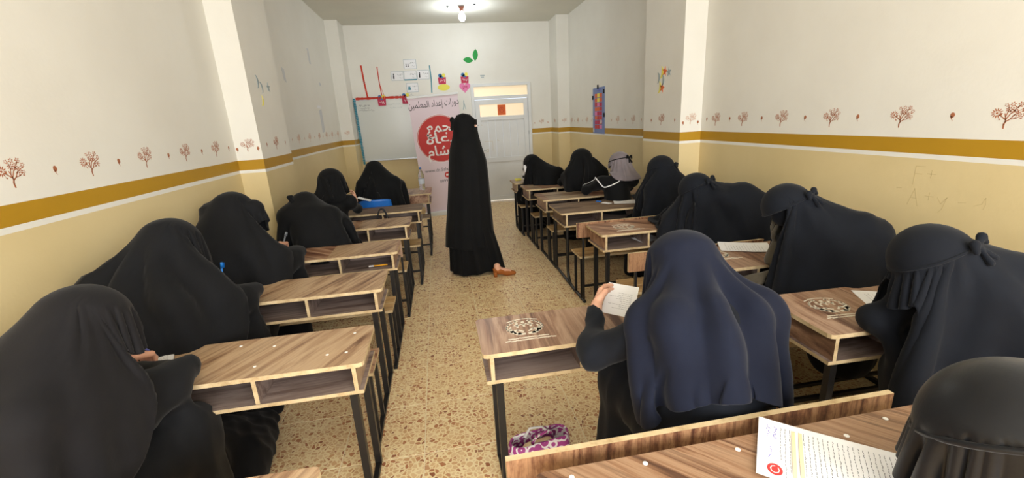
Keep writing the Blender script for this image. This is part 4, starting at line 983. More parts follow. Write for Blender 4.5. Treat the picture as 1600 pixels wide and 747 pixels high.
def hand(parent, org, wrist, fdir, pdir, m, side=1, curl=(.5, .6, .7, .8), hold=True, name='hand', scale=1.0, h=.0038, thumb=.6):
    """hand: palm + four unequal fingers with knuckle bends + thumb from the palm's side; fdir = finger direction, pdir = palm normal"""
    f = Vector(fdir).normalized(); p = Vector(pdir); p = (p-f*p.dot(f)).normalized(); s = f.cross(p)*side
    W = Vector(wrist); S = scale; caps = []
    def P(a, b, c): return W+(f*a+s*b+p*c)*S
    caps.append((P(-.05, 0, 0), P(.0, 0, 0), .024, .023))
    for b, e in ((-.022, -.027), (-.006, -.009), (.010, .009), (.024, .026)): caps.append((P(.008, b*.6, 0), P(.078, e, .002), .017, .0125))
    Ls = [(.040, .026, .020), (.045, .029, .021), (.041, .027, .020), (.032, .021, .017)]
    for i, ((l1, l2, l3), e) in enumerate(zip(Ls, (.027, .009, -.009, -.026))):
        c = curl[i]; a0 = c*.9; a = P(.080, e, .002); ang = a0; rr = [.0095, .0085, .0078, .0066]
        sp = e*.9
        for k, l in enumerate((l1, l2, l3)):
            b = a+(f*math.cos(ang)+p*math.sin(ang)+s*sp*.6)*l*S; caps.append((a, b, rr[k], rr[k+1])); a = b; ang += c*(1.1 if k == 0 else .7)
    a = P(.015, .030, .006); b = P(.045, .046, .018); c = P(.072, .040, .030); d = P(.093, .03, .036)
    b = a+(b-a); caps += [(P(.005, .01, .0), a, .016, .0145), (a, b, .0145, .0115), (b, a+(c-a)*1.0, .011, .0095), (c, c+(d-c)*thumb*1.6, .0095, .0075)]
    caps = [(np.array(x), np.array(y), ra*S, rb*S) for x, y, ra, rb in caps]
    allp = np.array([c_[0] for c_ in caps]+[c_[1] for c_ in caps])
    V, Fq = surface_nets(sdf_union(caps, .0045), allp.min(0)-.03, allp.max(0)+.03, h)
    return fast_obj(name, V, Fq, m, parent, org=org)

def pen(label, tip, end, m, cap=None, r=.0042, name='pen'):
    a, b = Vector(tip), Vector(end); d = (b-a).normalized(); t = thing(name, label, 'pen', tuple(a))
    L = (b-a).length; P = lambda s: d*s
    MB().tube([P(.012), P(.016), P(L-.01)], [r*.8, r, r], 10).build('barrel', m, t, True)
    MB().tube([P(0), P(.013)], [.0008, r*.8], 10).build('tip', M['alu'], t, True)
    MB().tube([P(L-.035), P(L-.001), P(L)], [r*1.25, r*1.2, r*.6], 10).build('pen_cap', cap or m, t, True)
    o = d.orthogonal().normalized(); MB().tube([P(L-.004)+o*r, P(L-.004)+o*r*2, P(L-.034)+o*r*1.9], r*.35, 5).build('clip', cap or m, t)
    return t

def person(label, pel, head, sh, el, wr, robe, cover, desk_box, face=(0, 1), headaxis=(0, .35, .94), lens=(.62, .72, .6, .6), capr=.145, n0=32, levels=1, seed=1,
           steps=(100, 40), planes=(), knees=None, wide=1.0, tie=None, sub=0, fold=.010, res=.017, extra_caps=(), no_cover=False, alpha=28, bench=None, skr=.112, hem2=None, lower=None, shrink=.022, gather=.35, skip=(), pleat=.007, pk=(7, 11, 16, 23), valleys=4, sq=False, crease=.0025, cface=None, sleeve=1.0, steps2=None):
    """seated robed figure. pel: pelvis, head: skull centre, sh/el/wr: (left, right) joints in world space"""
    pel, head = V3(*pel), V3(*head); sh = [V3(*p) for p in sh]; el = [V3(*p) for p in el]; wr = [V3(*p) for p in wr]
    fd = V3(face[0], face[1], 0); fd /= np.linalg.norm(fd); rd = V3(fd[1], -fd[0], 0)
    t = thing('person', label, 'person', (pel[0], pel[1], 0), 0, None); org = (pel[0], pel[1], 0)
    chest = (sh[0]+sh[1])/2+V3(0, 0, -.10); neck = (sh[0]+sh[1])/2+V3(0, 0, .02)
    mid = (chest+pel)/2+V3(0, 0, .0)
    if knees is None: knees = [pel-rd*.13+fd*.42+V3(0, 0, .03), pel+rd*.13+fd*.42+V3(0, 0, .03)]
    feet = [V3(k[0], k[1], .07)-fd*.03 for k in knees]
    body = [(head+V3(0, 0, .005), head+fd*.015-V3(0, 0, .05), .098, .078), (head-V3(0, 0, .06)-fd*.01, neck, .062, .075),
            (sh[0], sh[1], .088, .088), (chest, mid, .155*wide, .16*wide), (mid, pel, .16*wide, .185*wide), (neck-V3(0, 0, .02), chest, .10, .14)]
    for s, e, w_ in zip(sh, el, wr): body += [(s, e, .082, .064*sleeve), (e, w_, .062*sleeve, .045*sleeve)]
    legs = []
    for k, f_, sg in zip(knees, feet, (-1, 1)): legs += [(pel+rd*sg*.10, k, .125, .10), (k, f_, .10, .125)]
    legs += [(knees[0]*.6+knees[1]*.4+V3(0, 0, -.02), feet[0]*.5+feet[1]*.5, .09, .10)]
    sk = list(legs)+[(pel, V3(pel[0], pel[1], .30)-fd*.02, .19*wide, .16)]
    body = [(np.array(a), np.array(b), ra, rb) for a, b, ra, rb in body]; sk = [(np.array(a), np.array(b), ra, rb) for a, b, ra, rb in sk]
    extra = [(V3(*a), V3(*b), ra, rb) for a, b, ra, rb in extra_caps]
    allc = body+sk+extra
    pts = np.array([c[0] for c in allc]+[c[1] for c in allc]); lo, hi = pts.min(0)-.24, pts.max(0)+.24; lo[2] = -.03
    base = sdf_union(body+extra, .05); lowf = sdf_union(sk, .08)
    def fn(P):
        d = smin(base(P)+(.0 if no_cover else shrink)*np.clip((P[:, 2]-.55)/.15, 0, 1), lowf(P), .06); d = np.maximum(d, .012-P[:, 2]); return d
    V, Fq = surface_nets(fn, lo, hi, res)
    N = vnormals(V, Fq); hd = np.linalg.norm(V-head, axis=1); amp = fold*np.clip((hd-.14)/.25, 0, 1)
    amp = amp*np.clip(1.6-V[:, 2], .5, 1.6); V = V+N*(fold_noise(V, seed)*amp)[:, None]; V[:, 2] = np.maximum(V[:, 2], .006)
    for axx, lim, sg in planes: V[:, axx] = np.maximum(V[:, axx], lim+.004) if sg > 0 else np.minimum(V[:, axx], lim-.004)
    fast_obj('robed_body', V, Fq, robe, t, org=org, sub=0)
    if not no_cover:
        cc = [b_ for i_, b_ in enumerate(body) if i_ not in skip]+extra+[(a, b, ra, rb) for a, b, ra, rb in legs]
        ax = V3(*headaxis)/np.linalg.norm(headaxis)
        boxes = list(desk_box)
        Vc, Fc = drape(head+ax*(skr+.01), headaxis, lens, cc, boxes, planes, head, skr, capr, n0, steps, seed, ydir=cface or face, levels=levels, alpha=alpha, gather=gather, pleat=pleat, pk=pk, valleys=valleys, sq=sq, crease=crease)
        c = fast_obj('head_covering', Vc, Fc, cover, t, org=org, sub=sub, solid=.003)
        if lower:
            cc2 = [(a, b, ra+.0, rb+.0) for a, b, ra, rb in cc]
            Vl, Fl = drape(neck+V3(0, 0, .09), (0, .1, 1), lower, [c_ for i_, c_ in enumerate(cc2) if i_ > 0], boxes, planes, neck-V3(0, 0, .03), .10, .09, n0, steps, seed+50, ydir=face, levels=levels, alpha=20, thick=.002, gather=.2)
            fast_obj('long_cloak', Vl, Fl, robe, t, org=org, sub=sub, solid=.002)
    if tie:
        tie_band(t, head, tie.get('axis', headaxis), skr, tie['th'], tie.get('m', cover), face, org, kdir=tie.get('kdir', (-face[0], -face[1])), ks=tie.get('ks', 1.0))
    return t, org
def dbox(k, pad=0):
    o = D[k]; xs_, ys_, zs_ = [], [], []
    for c in o.children:
        if c.name.startswith(('desktop', 'shelf')):
            for v in c.data.vertices: xs_.append(v.co.x); ys_.append(v.co.y); zs_.append(v.co.z)
    return (o.location.x+min(xs_), o.location.x+max(xs_), o.location.y+min(ys_), o.location.y+max(ys_), min(zs_), max(zs_))
WL = (0, -1.656, 1); WR = (0, 2.51, -1)
def sleeve_block(xr, yn, w_=.24, zt=.785, down=.28):
    # wide sleeve resting on the desk edge and hanging in front of it
    c = [((xr, yn+.04, zt), (xr-w_, yn+.02, zt+.005), .046, .046), ((xr, yn+.03, zt), (xr-.06, yn-.27, zt+.055), .05, .07), ((xr+.005, yn-.05, zt-.015), (xr+.015, yn-.09, down), .045, .06)]
    for k, dx in enumerate((.06, .13, .22)): c.append(((xr-dx, yn-.06, zt-.015), (xr-dx-.01*(k % 2), yn-.11, down), .05, .07))
    c.append(((xr, yn-.09, .75), (xr-.10, yn-.34, .7), .06, .10)); return c
# ---- left column, nearest first
A, oA = person('woman in a wide black veil nearest on the left, bare hand writing',
    (-1.18, 1.16, .50), (-1.115, 1.40, 1.08), ((-1.38, 1.20, .96), (-1.09, 1.14, .92)), ((-1.45, 1.52, .80), (-1.02, 1.56, .785)), ((-1.36, 1.72, .79), (-1.24, 1.64, .80)),
    M['black'], M['soft_black'], [dbox('L1')], headaxis=(.12, .42, .90), lens=(.14, .66, .24, .36), sq=True, cface=(.45, .9), capr=.13, planes=(WL,), seed=3, n0=36, pleat=.012, pk=(5, 8, 12), fold=.015,
    extra_caps=[((-1.00, 1.63, .785), (-1.24, 1.61, .79), .046, .046), ((-1.0, 1.62, .785), (-1.06, 1.32, .84), .05, .07), ((-.995, 1.54, .77), (-.985, 1.50, .28), .045, .06), ((-1.06, 1.53, .77), (-1.06, 1.48, .28), .05, .07), ((-1.13, 1.53, .77), (-1.14, 1.48, .28), .05, .07), ((-1.22, 1.52, .77), (-1.22, 1.46, .28), .05, .07), ((-1.0, 1.5, .75), (-1.1, 1.25, .7), .06, .1), ((-1.2, 1.35, .50), (-1.17, 1.95, .16), .13, .15), ((-1.22, 1.95, .12), (-1.12, 2.28, .03), .20, .09), ((-1.05, 1.9, .10), (-1.08, 2.15, .04), .12, .09)])
hand(A, oA, (-1.225, 1.685, .822), (-.03, .8, -.30), (-.1, -.25, -.95), M['skin'], side=1, curl=(.55, .6, .65, .7))
pen('lilac blue pen held by the nearest woman on the left', (-1.232, 1.835, .735), (-1.222, 1.70, .890), M['pen_lilac'])
sheet('small white sheet under the nearest left woman\'s bare hand', (-1.265, 1.845), .45, .15, .17, .721, seed=4, lines=9)
B, oB = person('woman in a long black veil, second on the left, with a bright blue pen',
    (-1.30, 2.02, .50), (-1.30, 2.22, 1.115), ((-1.49, 2.06, .95), (-1.21, 2.0, .88)), ((-1.54, 2.38, .80), (-1.09, 2.36, .785)), ((-1.42, 2.62, .79), (-1.30, 2.52, .79)),
    M['black'], M['black'], [dbox('L2')], headaxis=(0, .5, .86), lens=(.20, .85, .24, .50), sq=True, cface=(.42, .91), planes=(WL,), seed=5, n0=36, skr=.124, pleat=.016, valleys=(-30, -55, -75, -95, -120, -150), extra_caps=sleeve_block(-1.06, 2.385, down=.45))
pen('bright blue pen sticking up behind the second woman on the left', (-1.325, 2.62, .745), (-1.293, 2.615, .905), M['pen_blue'], r=.006)
sheet('white sheet edge beside the bright blue pen', (-1.26, 2.62), .2, .15, .16, .721, seed=5, lines=6)
C, oC = person('woman third along the left wall, wide folded brim, bare hand with a grey pen',
    (-1.32, 2.78, .50), (-1.335, 2.98, 1.13), ((-1.49, 2.84, .95), (-1.22, 2.79, .89)), ((-1.50, 3.12, .80), (-1.06, 3.10, .785)), ((-1.38, 3.4, .79), (-1.26, 3.26, .79)),
    M['black'], M['black'], [dbox('L3')], headaxis=(0, .4, .9), lens=(.22, .85, .28, .55), sq=True, cface=(.40, .92), planes=(WL,), seed=8, n0=34, skr=.122, pleat=.013,
    extra_caps=sleeve_block(-1.03, 3.12, down=.45)+[((-1.46, 2.97, 1.14), (-1.21, 2.97, 1.14), .055, .055)])
hand(C, oC, (-1.235, 3.36, .80), (-.08, .85, -.1), (-.1, -.15, -.95), M['skin'], side=1, curl=(.5, .55, .6, .65), h=.005)
pen('grey pen held upright by the third woman on the left', (-1.262, 3.47, .745), (-1.215, 3.47, .865), M['pen_grey'], r=.006)
sheet('small white sheet corner beside the grey pen', (-1.20, 3.39), .3, .14, .14, .721, seed=6, lines=5)
Dp, oD = person('woman bent over her desk beside the left pillar, short knot on her veil',
    (-1.00, 3.60, .50), (-1.14, 3.80, 1.0), ((-1.24, 3.68, .94), (-.93, 3.66, .92)), ((-1.30, 3.95, .80), (-.90, 3.92, .80)), ((-1.15, 4.15, .79), (-1.02, 4.15, .79)),
    M['black2'], M['black2'], [dbox('L4')], headaxis=(-.1, .6, .8), lens=(.45, .9, .62, .7), planes=((0, -1.46, 1),), seed=11, n0=30)
V_, F_ = surface_nets(sdf_union([(V3(-1.20, 3.70, 1.06), V3(-1.225, 3.70, 1.10), .02, .014), (V3(-1.225, 3.70, 1.10), V3(-1.20, 3.70, 1.107), .014, .012)], .01), V3(-1.3, 3.62, 1.0), V3(-1.13, 3.8, 1.18), .01)
fast_obj('bow_knot', V_, F_, M['black2'], Dp, org=oD)
Ep, oE = person('woman with a rounded scarf and short cape, second farthest on the left',
    (-1.07, 4.33, .50), (-1.07, 4.50, 1.115), ((-1.24, 4.40, .92), (-.91, 4.40, .91)), ((-1.27, 4.64, .81), (-.88, 4.60, .80)), ((-1.10, 4.85, .80), (-.95, 4.84, .84)),
    M['black2'], M['black2'], [dbox('L5')], headaxis=(0, .3, .95), lens=(.26, .38, .27, .27), sq=True, skr=.116, capr=.165, planes=((0, -1.66, 1),), seed=12, n0=26)
hand(Ep, oE, (-.93, 4.84, .87), (-.1, .5, .6), (-.8, .1, .2), M['skin'], side=1, h=.006, scale=.75)
sheet('white sheet held up between the two farthest left women', (-.88, 5.06), 1.5, .10, .15, .82, tilt=(.3, 0), lines=5, seed=8)
Fp, oF = person('woman in black farthest on the left, a broad hump on the blue chair',
    (-.74, 5.40, .50), (-.79, 5.52, 1.09), ((-.92, 5.42, .93), (-.58, 5.42, .93)), ((-.98, 5.66, .80), (-.52, 5.62, .82)), ((-.85, 5.85, .79), (-.68, 5.85, .79)),
    M['black2'], M['black2'], [dbox('L6'), (-.98, -.55, 5.04, 5.16, .40, .80)], headaxis=(-.05, .4, .9), lens=(.6, .50, .75, .65), seed=13, n0=30, alpha=35, capr=.10,
    extra_caps=[((-.62, 5.45, .98), (-.50, 5.5, .90), .06, .05)])
# ---- right column, farthest first
G, oG = person('woman in black by the door, bowed low over the smallest right desk',
    (1.48, 5.78, .50), (1.27, 5.95, 1.0), ((1.34, 5.84, .88), (1.58, 5.78, .84)), ((1.24, 6.10, .79), (1.60, 6.0, .79)), ((1.20, 6.25, .78), (1.42, 6.25, .78)),
    M['black2'], M['black2'], [dbox('R6')], face=(-.5, .87), headaxis=(-.35, .4, .85), lens=(.22, .7, .6, .2), sq=True, capr=.16, seed=14, n0=26)
V_, F_ = surface_nets(sdf_union([(V3(1.165, 5.90, .96), V3(1.205, 5.86, .78), .030, .022), (V3(1.165, 5.9, .92), V3(1.15, 5.96, .85), .02, .02)], .03), V3(1.07, 5.78, .68), V3(1.3, 6.06, 1.05), .012)
fast_obj('white_face_cloth', V_, F_, M['paper'], G, org=oG)['label'] = 'white cloth at the face'
H, oH = person('upright woman in plain black, second nearest the door on the right',
    (1.80, 5.02, .50), (1.74, 5.20, 1.075), ((1.58, 5.10, .92), (1.94, 5.08, .90)), ((1.50, 5.30, .80), (2.03, 5.28, .78)), ((1.62, 5.55, .79), (1.85, 5.55, .79)),
    M['black2'], M['black2'], [dbox('R5')], headaxis=(0, .3, .95), lens=(.3, .6, .38, .36), sq=True, skr=.128, capr=.20, seed=15, n0=26, planes=((0, 2.52, -1),))
I, oI = person('woman in a grey headscarf tied with black ribbon and a black jacket with white piping',
    (1.86, 4.28, .50), (1.94, 4.50, 1.085), ((1.69, 4.38, .90), (2.02, 4.36, .90)), ((1.57, 4.56, .80), (2.08, 4.55, .80)), ((1.72, 4.80, .79), (1.95, 4.82, .79)),
    M['black2'], M['grey_cloth'], [dbox('R4')], headaxis=(-.05, .3, .95), lens=(.18, .38, .19, .19), sq=True, capr=.16, seed=16, n0=30, tie=dict(th=78, m=M['black2'], kdir=(.5, -.86), ks=.7), planes=((0, 2.52, -1),), skr=.108)
pts = [(1.70, 4.30, .93), (1.737, 4.235, .90), (1.795, 4.20, .83), (1.84, 4.195, .825), (1.92, 4.20, .855), (1.975, 4.225, .90), (1.99, 4.27, .95)]
def smooth_path(p, n=5):
    out = []; P_ = [Vector(q) for q in p]
    for i in range(len(P_)-1):
        a, b, c, d = P_[max(i-1, 0)], P_[i], P_[i+1], P_[min(i+2, len(P_)-1)]
        for k in range(n):
            t = k/n; out.append(.5*((2*b)+(-a+c)*t+(2*a-5*b+4*c-d)*t*t+(-a+3*b-3*c+d)*t*t*t))
    return out+[P_[-1]]
def piping(pts, r, surf):
    # lay the cord on the jacket: snap to the closest jacket point, slightly proud
    me = surf.data; co = np.zeros(len(me.vertices)*3); me.vertices.foreach_get('co', co); co = co.reshape(-1, 3); out = []
    for q in smooth_path(pts):
        q = np.array([q.x-oI[0], q.y-oI[1], q.z]); w_ = co-q; k = np.argsort((w_[:, 0]**2*4+w_[:, 2]**2*4+w_[:, 1]**2*.15))[:6]; m_ = co[k].mean(0); out.append((q[0], m_[1]-.010, q[2]))
    MB().tube(out, r, 6).build('white_piping', M['paper'], I, True)
rb = [c for c in I.children if c.name.startswith('robed_body')][0]
piping([(1.61, 4.3, .965), (1.64, 4.26, .91), (1.672, 4.25, .868), (1.71, 4.25, .862), (1.78, 4.25, .89), (1.844, 4.25, .927), (1.855, 4.26, .985)], .006, rb); piping([(1.61, 4.33, .95), (1.57, 4.36, .91), (1.53, 4.42, .86)], .0022, rb)
J, oJ = person('woman in a tall cone-shaped black veil tied at the back, beside the right pillar',
    (2.0, 3.50, .50), (1.995, 3.70, 1.095), ((1.88, 3.58, .92), (2.14, 3.56, .92)), ((1.90, 3.84, .80), (2.22, 3.84, .80)), ((1.9, 4.05, .79), (2.08, 4.05, .79)),
    M['navy_black'], M['navy_black'], [dbox('R3')], headaxis=(-.05, .25, .96), lens=(.4, .8, .55, .45), capr=.19, seed=17, n0=30, planes=((0, 2.5, -1),), tie=dict(th=88, kdir=(.75, -.66), ks=.7))
K, oK = person('stooping woman in black behind the navy-veiled woman, back rounded toward the wall',
    (2.16, 2.74, .50), (1.865, 2.93, 1.03), ((1.97, 2.82, .96), (2.28, 2.74, .90)), ((1.71, 2.99, .795), (2.34, 2.98, .78)), ((1.80, 3.18, .79), (2.1, 3.2, .79)),
    M['navy_black'], M['navy_black'], [dbox('R2')], face=(-.55, .84), headaxis=(-.35, .35, .87), lens=(.42, .85, .7, .6), capr=.17, seed=18, n0=34, pleat=.012, valleys=(-30, -60, -90, -120, -150), planes=(WR,), tie=dict(th=85, kdir=(.5, -.85), ks=.8),
    extra_caps=[((2.12, 2.76, .96), (2.30, 2.66, .80), .11, .13)])
L, oL = person('woman by the right wall resting her cheek on her gloved hand',
    (2.04, 1.80, .50), (1.83, 2.02, 1.075), ((1.93, 1.90, .96), (2.14, 1.80, .93)), ((1.80, 1.96, .82), (2.18, 2.03, .78)), ((1.835, 2.04, .90), (2.05, 2.25, .79)),
    M['navy_black'], M['navy_black'], [dbox('S2')], face=(-.5, .86), headaxis=(-.35, .4, .86), sq=True, lens=(.17, .80, .50, .17), capr=.18, seed=19, n0=36, planes=(WR,), tie=dict(th=88, kdir=(.5, -.85), ks=.8),
    extra_caps=[((2.08, 1.82, .96), (2.18, 1.78, .80), .09, .12)])
V_, F_ = surface_nets(sdf_union([(V3(1.845, 2.09, .745), V3(1.865, 2.085, .84), .045, .036)], .02), V3(1.75, 2.0, .68), V3(1.95, 2.2, .91), .01)
fast_obj('gloved_forearm', V_, F_, M['glove'], L, org=oL)
hand(L, oL, (1.855, 2.09, .87), (-.12, .1, .9), (.2, -.8, 0), M['glove'], side=-1, curl=(.3, .3, .35, .4), name='gloved_hand', h=.005)
hand(L, oL, (1.735, 2.03, .675), (-.75, .2, -.25), (0, .3, -.9), M['glove'], side=1, curl=(.5, .5, .55, .6), name='gloved_hand', h=.005)
Mm, oM = person('woman leaning low over her desk at the far right, veil knotted behind her head',
    (2.12, .94, .52), (1.70, 1.20, 1.05), ((1.80, 1.10, .97), (2.12, .98, .98)), ((1.63, 1.30, .775), (2.28, 1.30, .82)), ((1.90, 1.36, .775), (2.12, 1.52, .79)),
    M['navy_black'], M['navy_black'], [dbox('S1')], face=(-.55, .84), headaxis=(-.35, .38, .86), lens=(.19, .90, .50, .28), skip=(6, 7), sleeve=1.1, pleat=.012, capr=.18, seed=20, n0=40, planes=(WR,), valleys=(-25, -45, -65, -90, -115, -140, 150), tie=dict(th=85, kdir=(.4, -.9), ks=.8),
    extra_caps=[((1.62, 1.26, .775), (1.78, 1.12, .42), .055, .07), ((1.73, 1.26, .78), (1.86, 1.10, .35), .06, .08), ((1.80, 1.2, .9), (1.92, 1.05, .5), .09, .12), ((1.70, 1.26, .88), (1.80, 1.12, .94), .07, .08)])
N, oN = person('woman in a dark navy two-layer veil holding a small booklet',
    (.80, 1.05, .52), (.805, 1.31, 1.08), ((.64, 1.14, .96), (.93, 1.13, .95)), ((.475, 1.30, .80), (1.00, 1.26, .80)), ((.545, 1.50, .855), (.94, 1.52, .80)),
    M['navy_black'], M['navy'], [dbox('R1')], headaxis=(0, .45, .89), lens=(.22, .52, .46, .40), capr=.13, seed=22, n0=44, fold=.022, wide=1.15, sub=1, gather=.2, pleat=.024, pk=(5, 8, 13), valleys=(-20, -42, -62, -80, -97, -118, -140, -165), skr=.120, skip=(6, 7), sleeve=1.25)
hand(N, oN, (.575, 1.545, .865), (.35, .75, .1), (.75, -.3, -.3), M['skin'], side=-1, curl=(.35, .4, .45, .5))
sheet('small white booklet sheet in the navy-veiled woman\'s hand', (.70, 1.60), -.55, .13, .17, .845, tilt=(.45, .1), lines=9, seed=12, curl=.002)
O, oO = person('woman in a shiny black satin cap veil cut off by the bottom right corner',
    (1.14, .10, .50), (1.01, .50, .985), ((1.02, .30, .90), (1.28, .22, .93)), ((1.10, .50, .87), (1.42, .48, .86)), ((1.12, .62, .85), (1.25, .66, .84)),
    M['satin'], M['satin'], [dbox('R0')], face=(-.4, .9), headaxis=(.0, .45, .89), lens=(.27, .55, .42, .29), capr=.19, seed=24, n0=38, sub=1, gather=0, pleat=.008, crease=.0025, skr=.143, tie=dict(th=80, kdir=(-.5, -.86), ks=.7))

# ---- standing teacher -------------------------------------------------
P = thing('person', 'standing woman in floor-length black veil and skirt with one tan heeled shoe', 'person', (.2575, 4.55, 0))
P.scale = (1.03, 1.03, 1.0)
def loft(rows, n, seed, amp, top=True):
    """rows: (z, x_back, x_front, ry); folds hang vertically and deepen downward"""
    r = np.random.RandomState(seed); th = np.linspace(0, 2*np.pi, n, endpoint=False)
    f = sum(r.uniform(.4, 1)*np.sin(k*th+r.uniform(0, 6)) for k in (2, 3, 5, 7, 9, 12)); f = f/np.abs(f).max(); f = 1-2*np.abs(f)**.7
    zs = np.array([q[0] for q in rows]); zz = np.linspace(zs[0], zs[-1], 90)
    it = lambda i: np.interp(-zz, -zs, np.array([q[i] for q in rows]))
    xb, xf, ry = it(1), it(2), it(3)
    ker = np.ones(5)/5
    for a in (xb, xf, ry): a[2:-2] = np.convolve(a, ker, 'valid')
    cx = (xb+xf)/2; rx = (xf-xb)/2; A_ = amp*np.clip((zs[0]-.25-zz)/.9, 0, 1)
    V = []
    for i, z in enumerate(zz):
        k = 1+0*th; X = cx[i]+np.cos(th)*(rx[i]+A_[i]*f*.5); Y = np.sin(th+.12*np.sin(z*4))*(ry[i]+A_[i]*f)
        Z = z+(.012*np.sin(3*th+seed) if i > 84 else 0)
        V.append(np.stack([X-.25, Y, Z+0*th], 1))
    V = np.concatenate(V); i, j = np.meshgrid(np.arange(89), np.arange(n), indexing='ij'); j2 = (j+1) % n
    Fq = np.stack([(i*n+j).ravel(), ((i+1)*n+j).ravel(), ((i+1)*n+j2).ravel(), (i*n+j2).ravel()], 1)
    if top:
        V = np.concatenate([V, [[(xb[0]+xf[0])/2-.25, 0, zz[0]+.002]]]); c = len(V)-1
        Fq = np.concatenate([Fq, [[c, j_, (j_+1) % n, c] for j_ in range(n)]])
    return V, Fq
def loft_obj(name, V, Fq, m, solid=.004):
    o = new_obj(name, V, [tuple(dict.fromkeys(map(int, q))) for q in Fq], m, P, smooth=True)
    if solid: so = o.modifiers.new('thick', 'SOLIDIFY'); so.thickness = solid; so.offset = -1
    return o
V_, F_ = loft([(1.64, .18, .37, .085), (1.5, .17, .38, .08), (1.4, .14, .39, .16), (1.2, .10, .42, .19), (.6, .05, .46, .20), (.40, .03, .50, .215), (.2, .02, .55, .20), (.03, .01, .585, .20)], 150, 5, .026, True)
loft_obj('robed_body', V_, F_, M['black2'])
V_, F_ = loft([(1.688, .255, .285, .012), (1.683, .225, .325, .045), (1.665, .195, .36, .072), (1.635, .172, .385, .09), (1.60, .162, .396, .096), (1.55, .165, .402, .094), (1.50, .160, .407, .095), (1.45, .148, .415, .115), (1.40, .130, .425, .155), (1.34, .112, .435, .185), (1.22, .094, .468, .205),
                 (1.0, .07, .478, .215), (.8, .045, .483, .22), (.5, .0, .495, .225), (.325, -.02, .50, .23)], 160, 3, .011, True)
loft_obj('head_covering', V_, F_, M['black2'])
# niqab layer with the eye slit
def band(z0, z1, a0, a1, off, cxf, m, name, n=14, rows=4):
    vs, fs = [], []
    for j in range(rows+1):
        z = z0+(z1-z0)*j/rows; xb, xf, ry = cxf(z)
        for i in range(n+1):
            a = a0+(a1-a0)*i/n; vs.append(((xb+xf)/2+math.cos(a)*((xf-xb)/2+off)-.25, math.sin(a)*(ry+off), z))
    for j in range(rows):
        for i in range(n): fs.append((j*(n+1)+i, j*(n+1)+i+1, (j+1)*(n+1)+i+1, (j+1)*(n+1)+i))
    o = new_obj(name, vs, fs, m, P, smooth=True); so = o.modifiers.new('thick', 'SOLIDIFY'); so.thickness = .004; so.offset = 1; return o
cxf = lambda z: (.170, .397+(.0 if z > 1.5 else (1.5-z)*.06), .090)
band(1.30, 1.549, -1.1, 1.1, .005, cxf, M['black2'], 'face_veil')
band(1.573, 1.625, -.9, .9, .004, cxf, M['black2'], 'forehead_band')
band(1.549, 1.573, -.7, .7, .0035, cxf, M['skin'], 'eye_region')
for sg in (-1, 1):
    a = .36*sg; xx = .281+math.cos(a)*.124-.25; yy = math.sin(a)*.102
    MB().lathe([(.0005, -.007), (.008, -.005), (.013, 0), (.008, .005), (.0005, .007)], 12, (xx, yy, 1.561)).build('eye', M['paper'], P, True)
    MB().lathe([(.0005, -.005), (.004, -.003), (.005, 0), (.004, .003), (.0005, .005)], 10, (xx+.010, yy+.003*sg, 1.561)).build('iris', M['dark'], P, True)
V_, F_ = surface_nets(sdf_union([(V3(-.086, -.01, 1.645), V3(-.095, -.02, 1.63), .018, .019), (V3(-.093, -.02, 1.62), V3(-.10, -.03, 1.54), .011, .014)], .015), V3(-.18, -.09, 1.44), V3(-.03, .08, 1.69), .008)
fast_obj('bow_knot', V_, F_, M['black2'], P)
# foot and shoe (right foot forward)
sx, sy = .0, -.08
S_ = lambda x, y, z: V3(x-.25+.004, y-4.55-.03, z)
V_, F_ = surface_nets(sdf_union([(S_(.475, 4.33, .12), S_(.478, 4.33, .085), .034, .030), (S_(.478, 4.33, .085), S_(.60, 4.338, .045), .028, .026)], .02), S_(.40, 4.28, .02), S_(.68, 4.41, .25), .007)
fast_obj('foot', V_, F_, M['skin'], P)
V_, F_ = surface_nets(lambda Q: np.maximum(np.maximum(sdf_union([(S_(.462, 4.332, .082), S_(.50, 4.33, .066), .034, .034), (S_(.50, 4.33, .062), S_(.58, 4.342, .034), .032, .036), (S_(.58, 4.342, .032), S_(.645, 4.335, .024), .036, .024)], .02)(Q), -cap_dist(Q, S_(.462, 4.332, .12), S_(.585, 4.341, .085), .034, .034)[0]), .004-Q[:, 2]), S_(.40, 4.28, -.01), S_(.70, 4.41, .14), .006)
sh_ = fast_obj('shoe', V_, F_, M['shoe'], P)
MB().lathe([(.018, 0), (.019, .02), (.026, .06)], 12, tuple(S_(.455, 4.333, 0))).build('block_heel', M['shoe'], sh_, True)

# ------------------------------------------------------------------ objects on and under the desks
sheet('large printed sheet with a red stamp and orange lines on the nearest desk', (.835, .69), math.radians(50), .215, .315, .791, curl=.006, lines=24, extra=stack_extra, seed=2)
sheet('white printed sheet under the arm of the woman leaning low at the far right', (1.985, 1.49), math.radians(-116), .20, .29, .721, lines=14, seed=21)
sheet('white printed sheet beside the woman with the gloved hand', (1.90, 2.40), math.radians(-118), .20, .30, .721, lines=14, seed=22, curl=.008)
sheet('thick white sheet stack on the old dark desk', (1.86, 4.13), math.radians(-110), .19, .26, .7215, lines=0, seed=23, curl=.002, name='sheet_stack')
sheet('small pale card beside the blue scissors', (1.655, 4.16), .5, .07, .10, .721, lines=3, seed=24, curl=0, name='paper_card')
sheet('small pink paper slip beside the water bottle', (-.52, 6.1), .8, .07, .10, .721, lines=0, seed=25, curl=0, name='paper_slip').children[0].data.materials[0] = M['pink_paper']
sheet('folded paper in the compartment of the emblem desk', (1.62, 3.20), .2, .2, .14, .596, lines=3, seed=26, curl=.004, name='folded_paper')
sc = thing('scissors', 'blue-handled scissors on the old dark desk', 'scissors', (1.63, 4.27, .7225), .6)
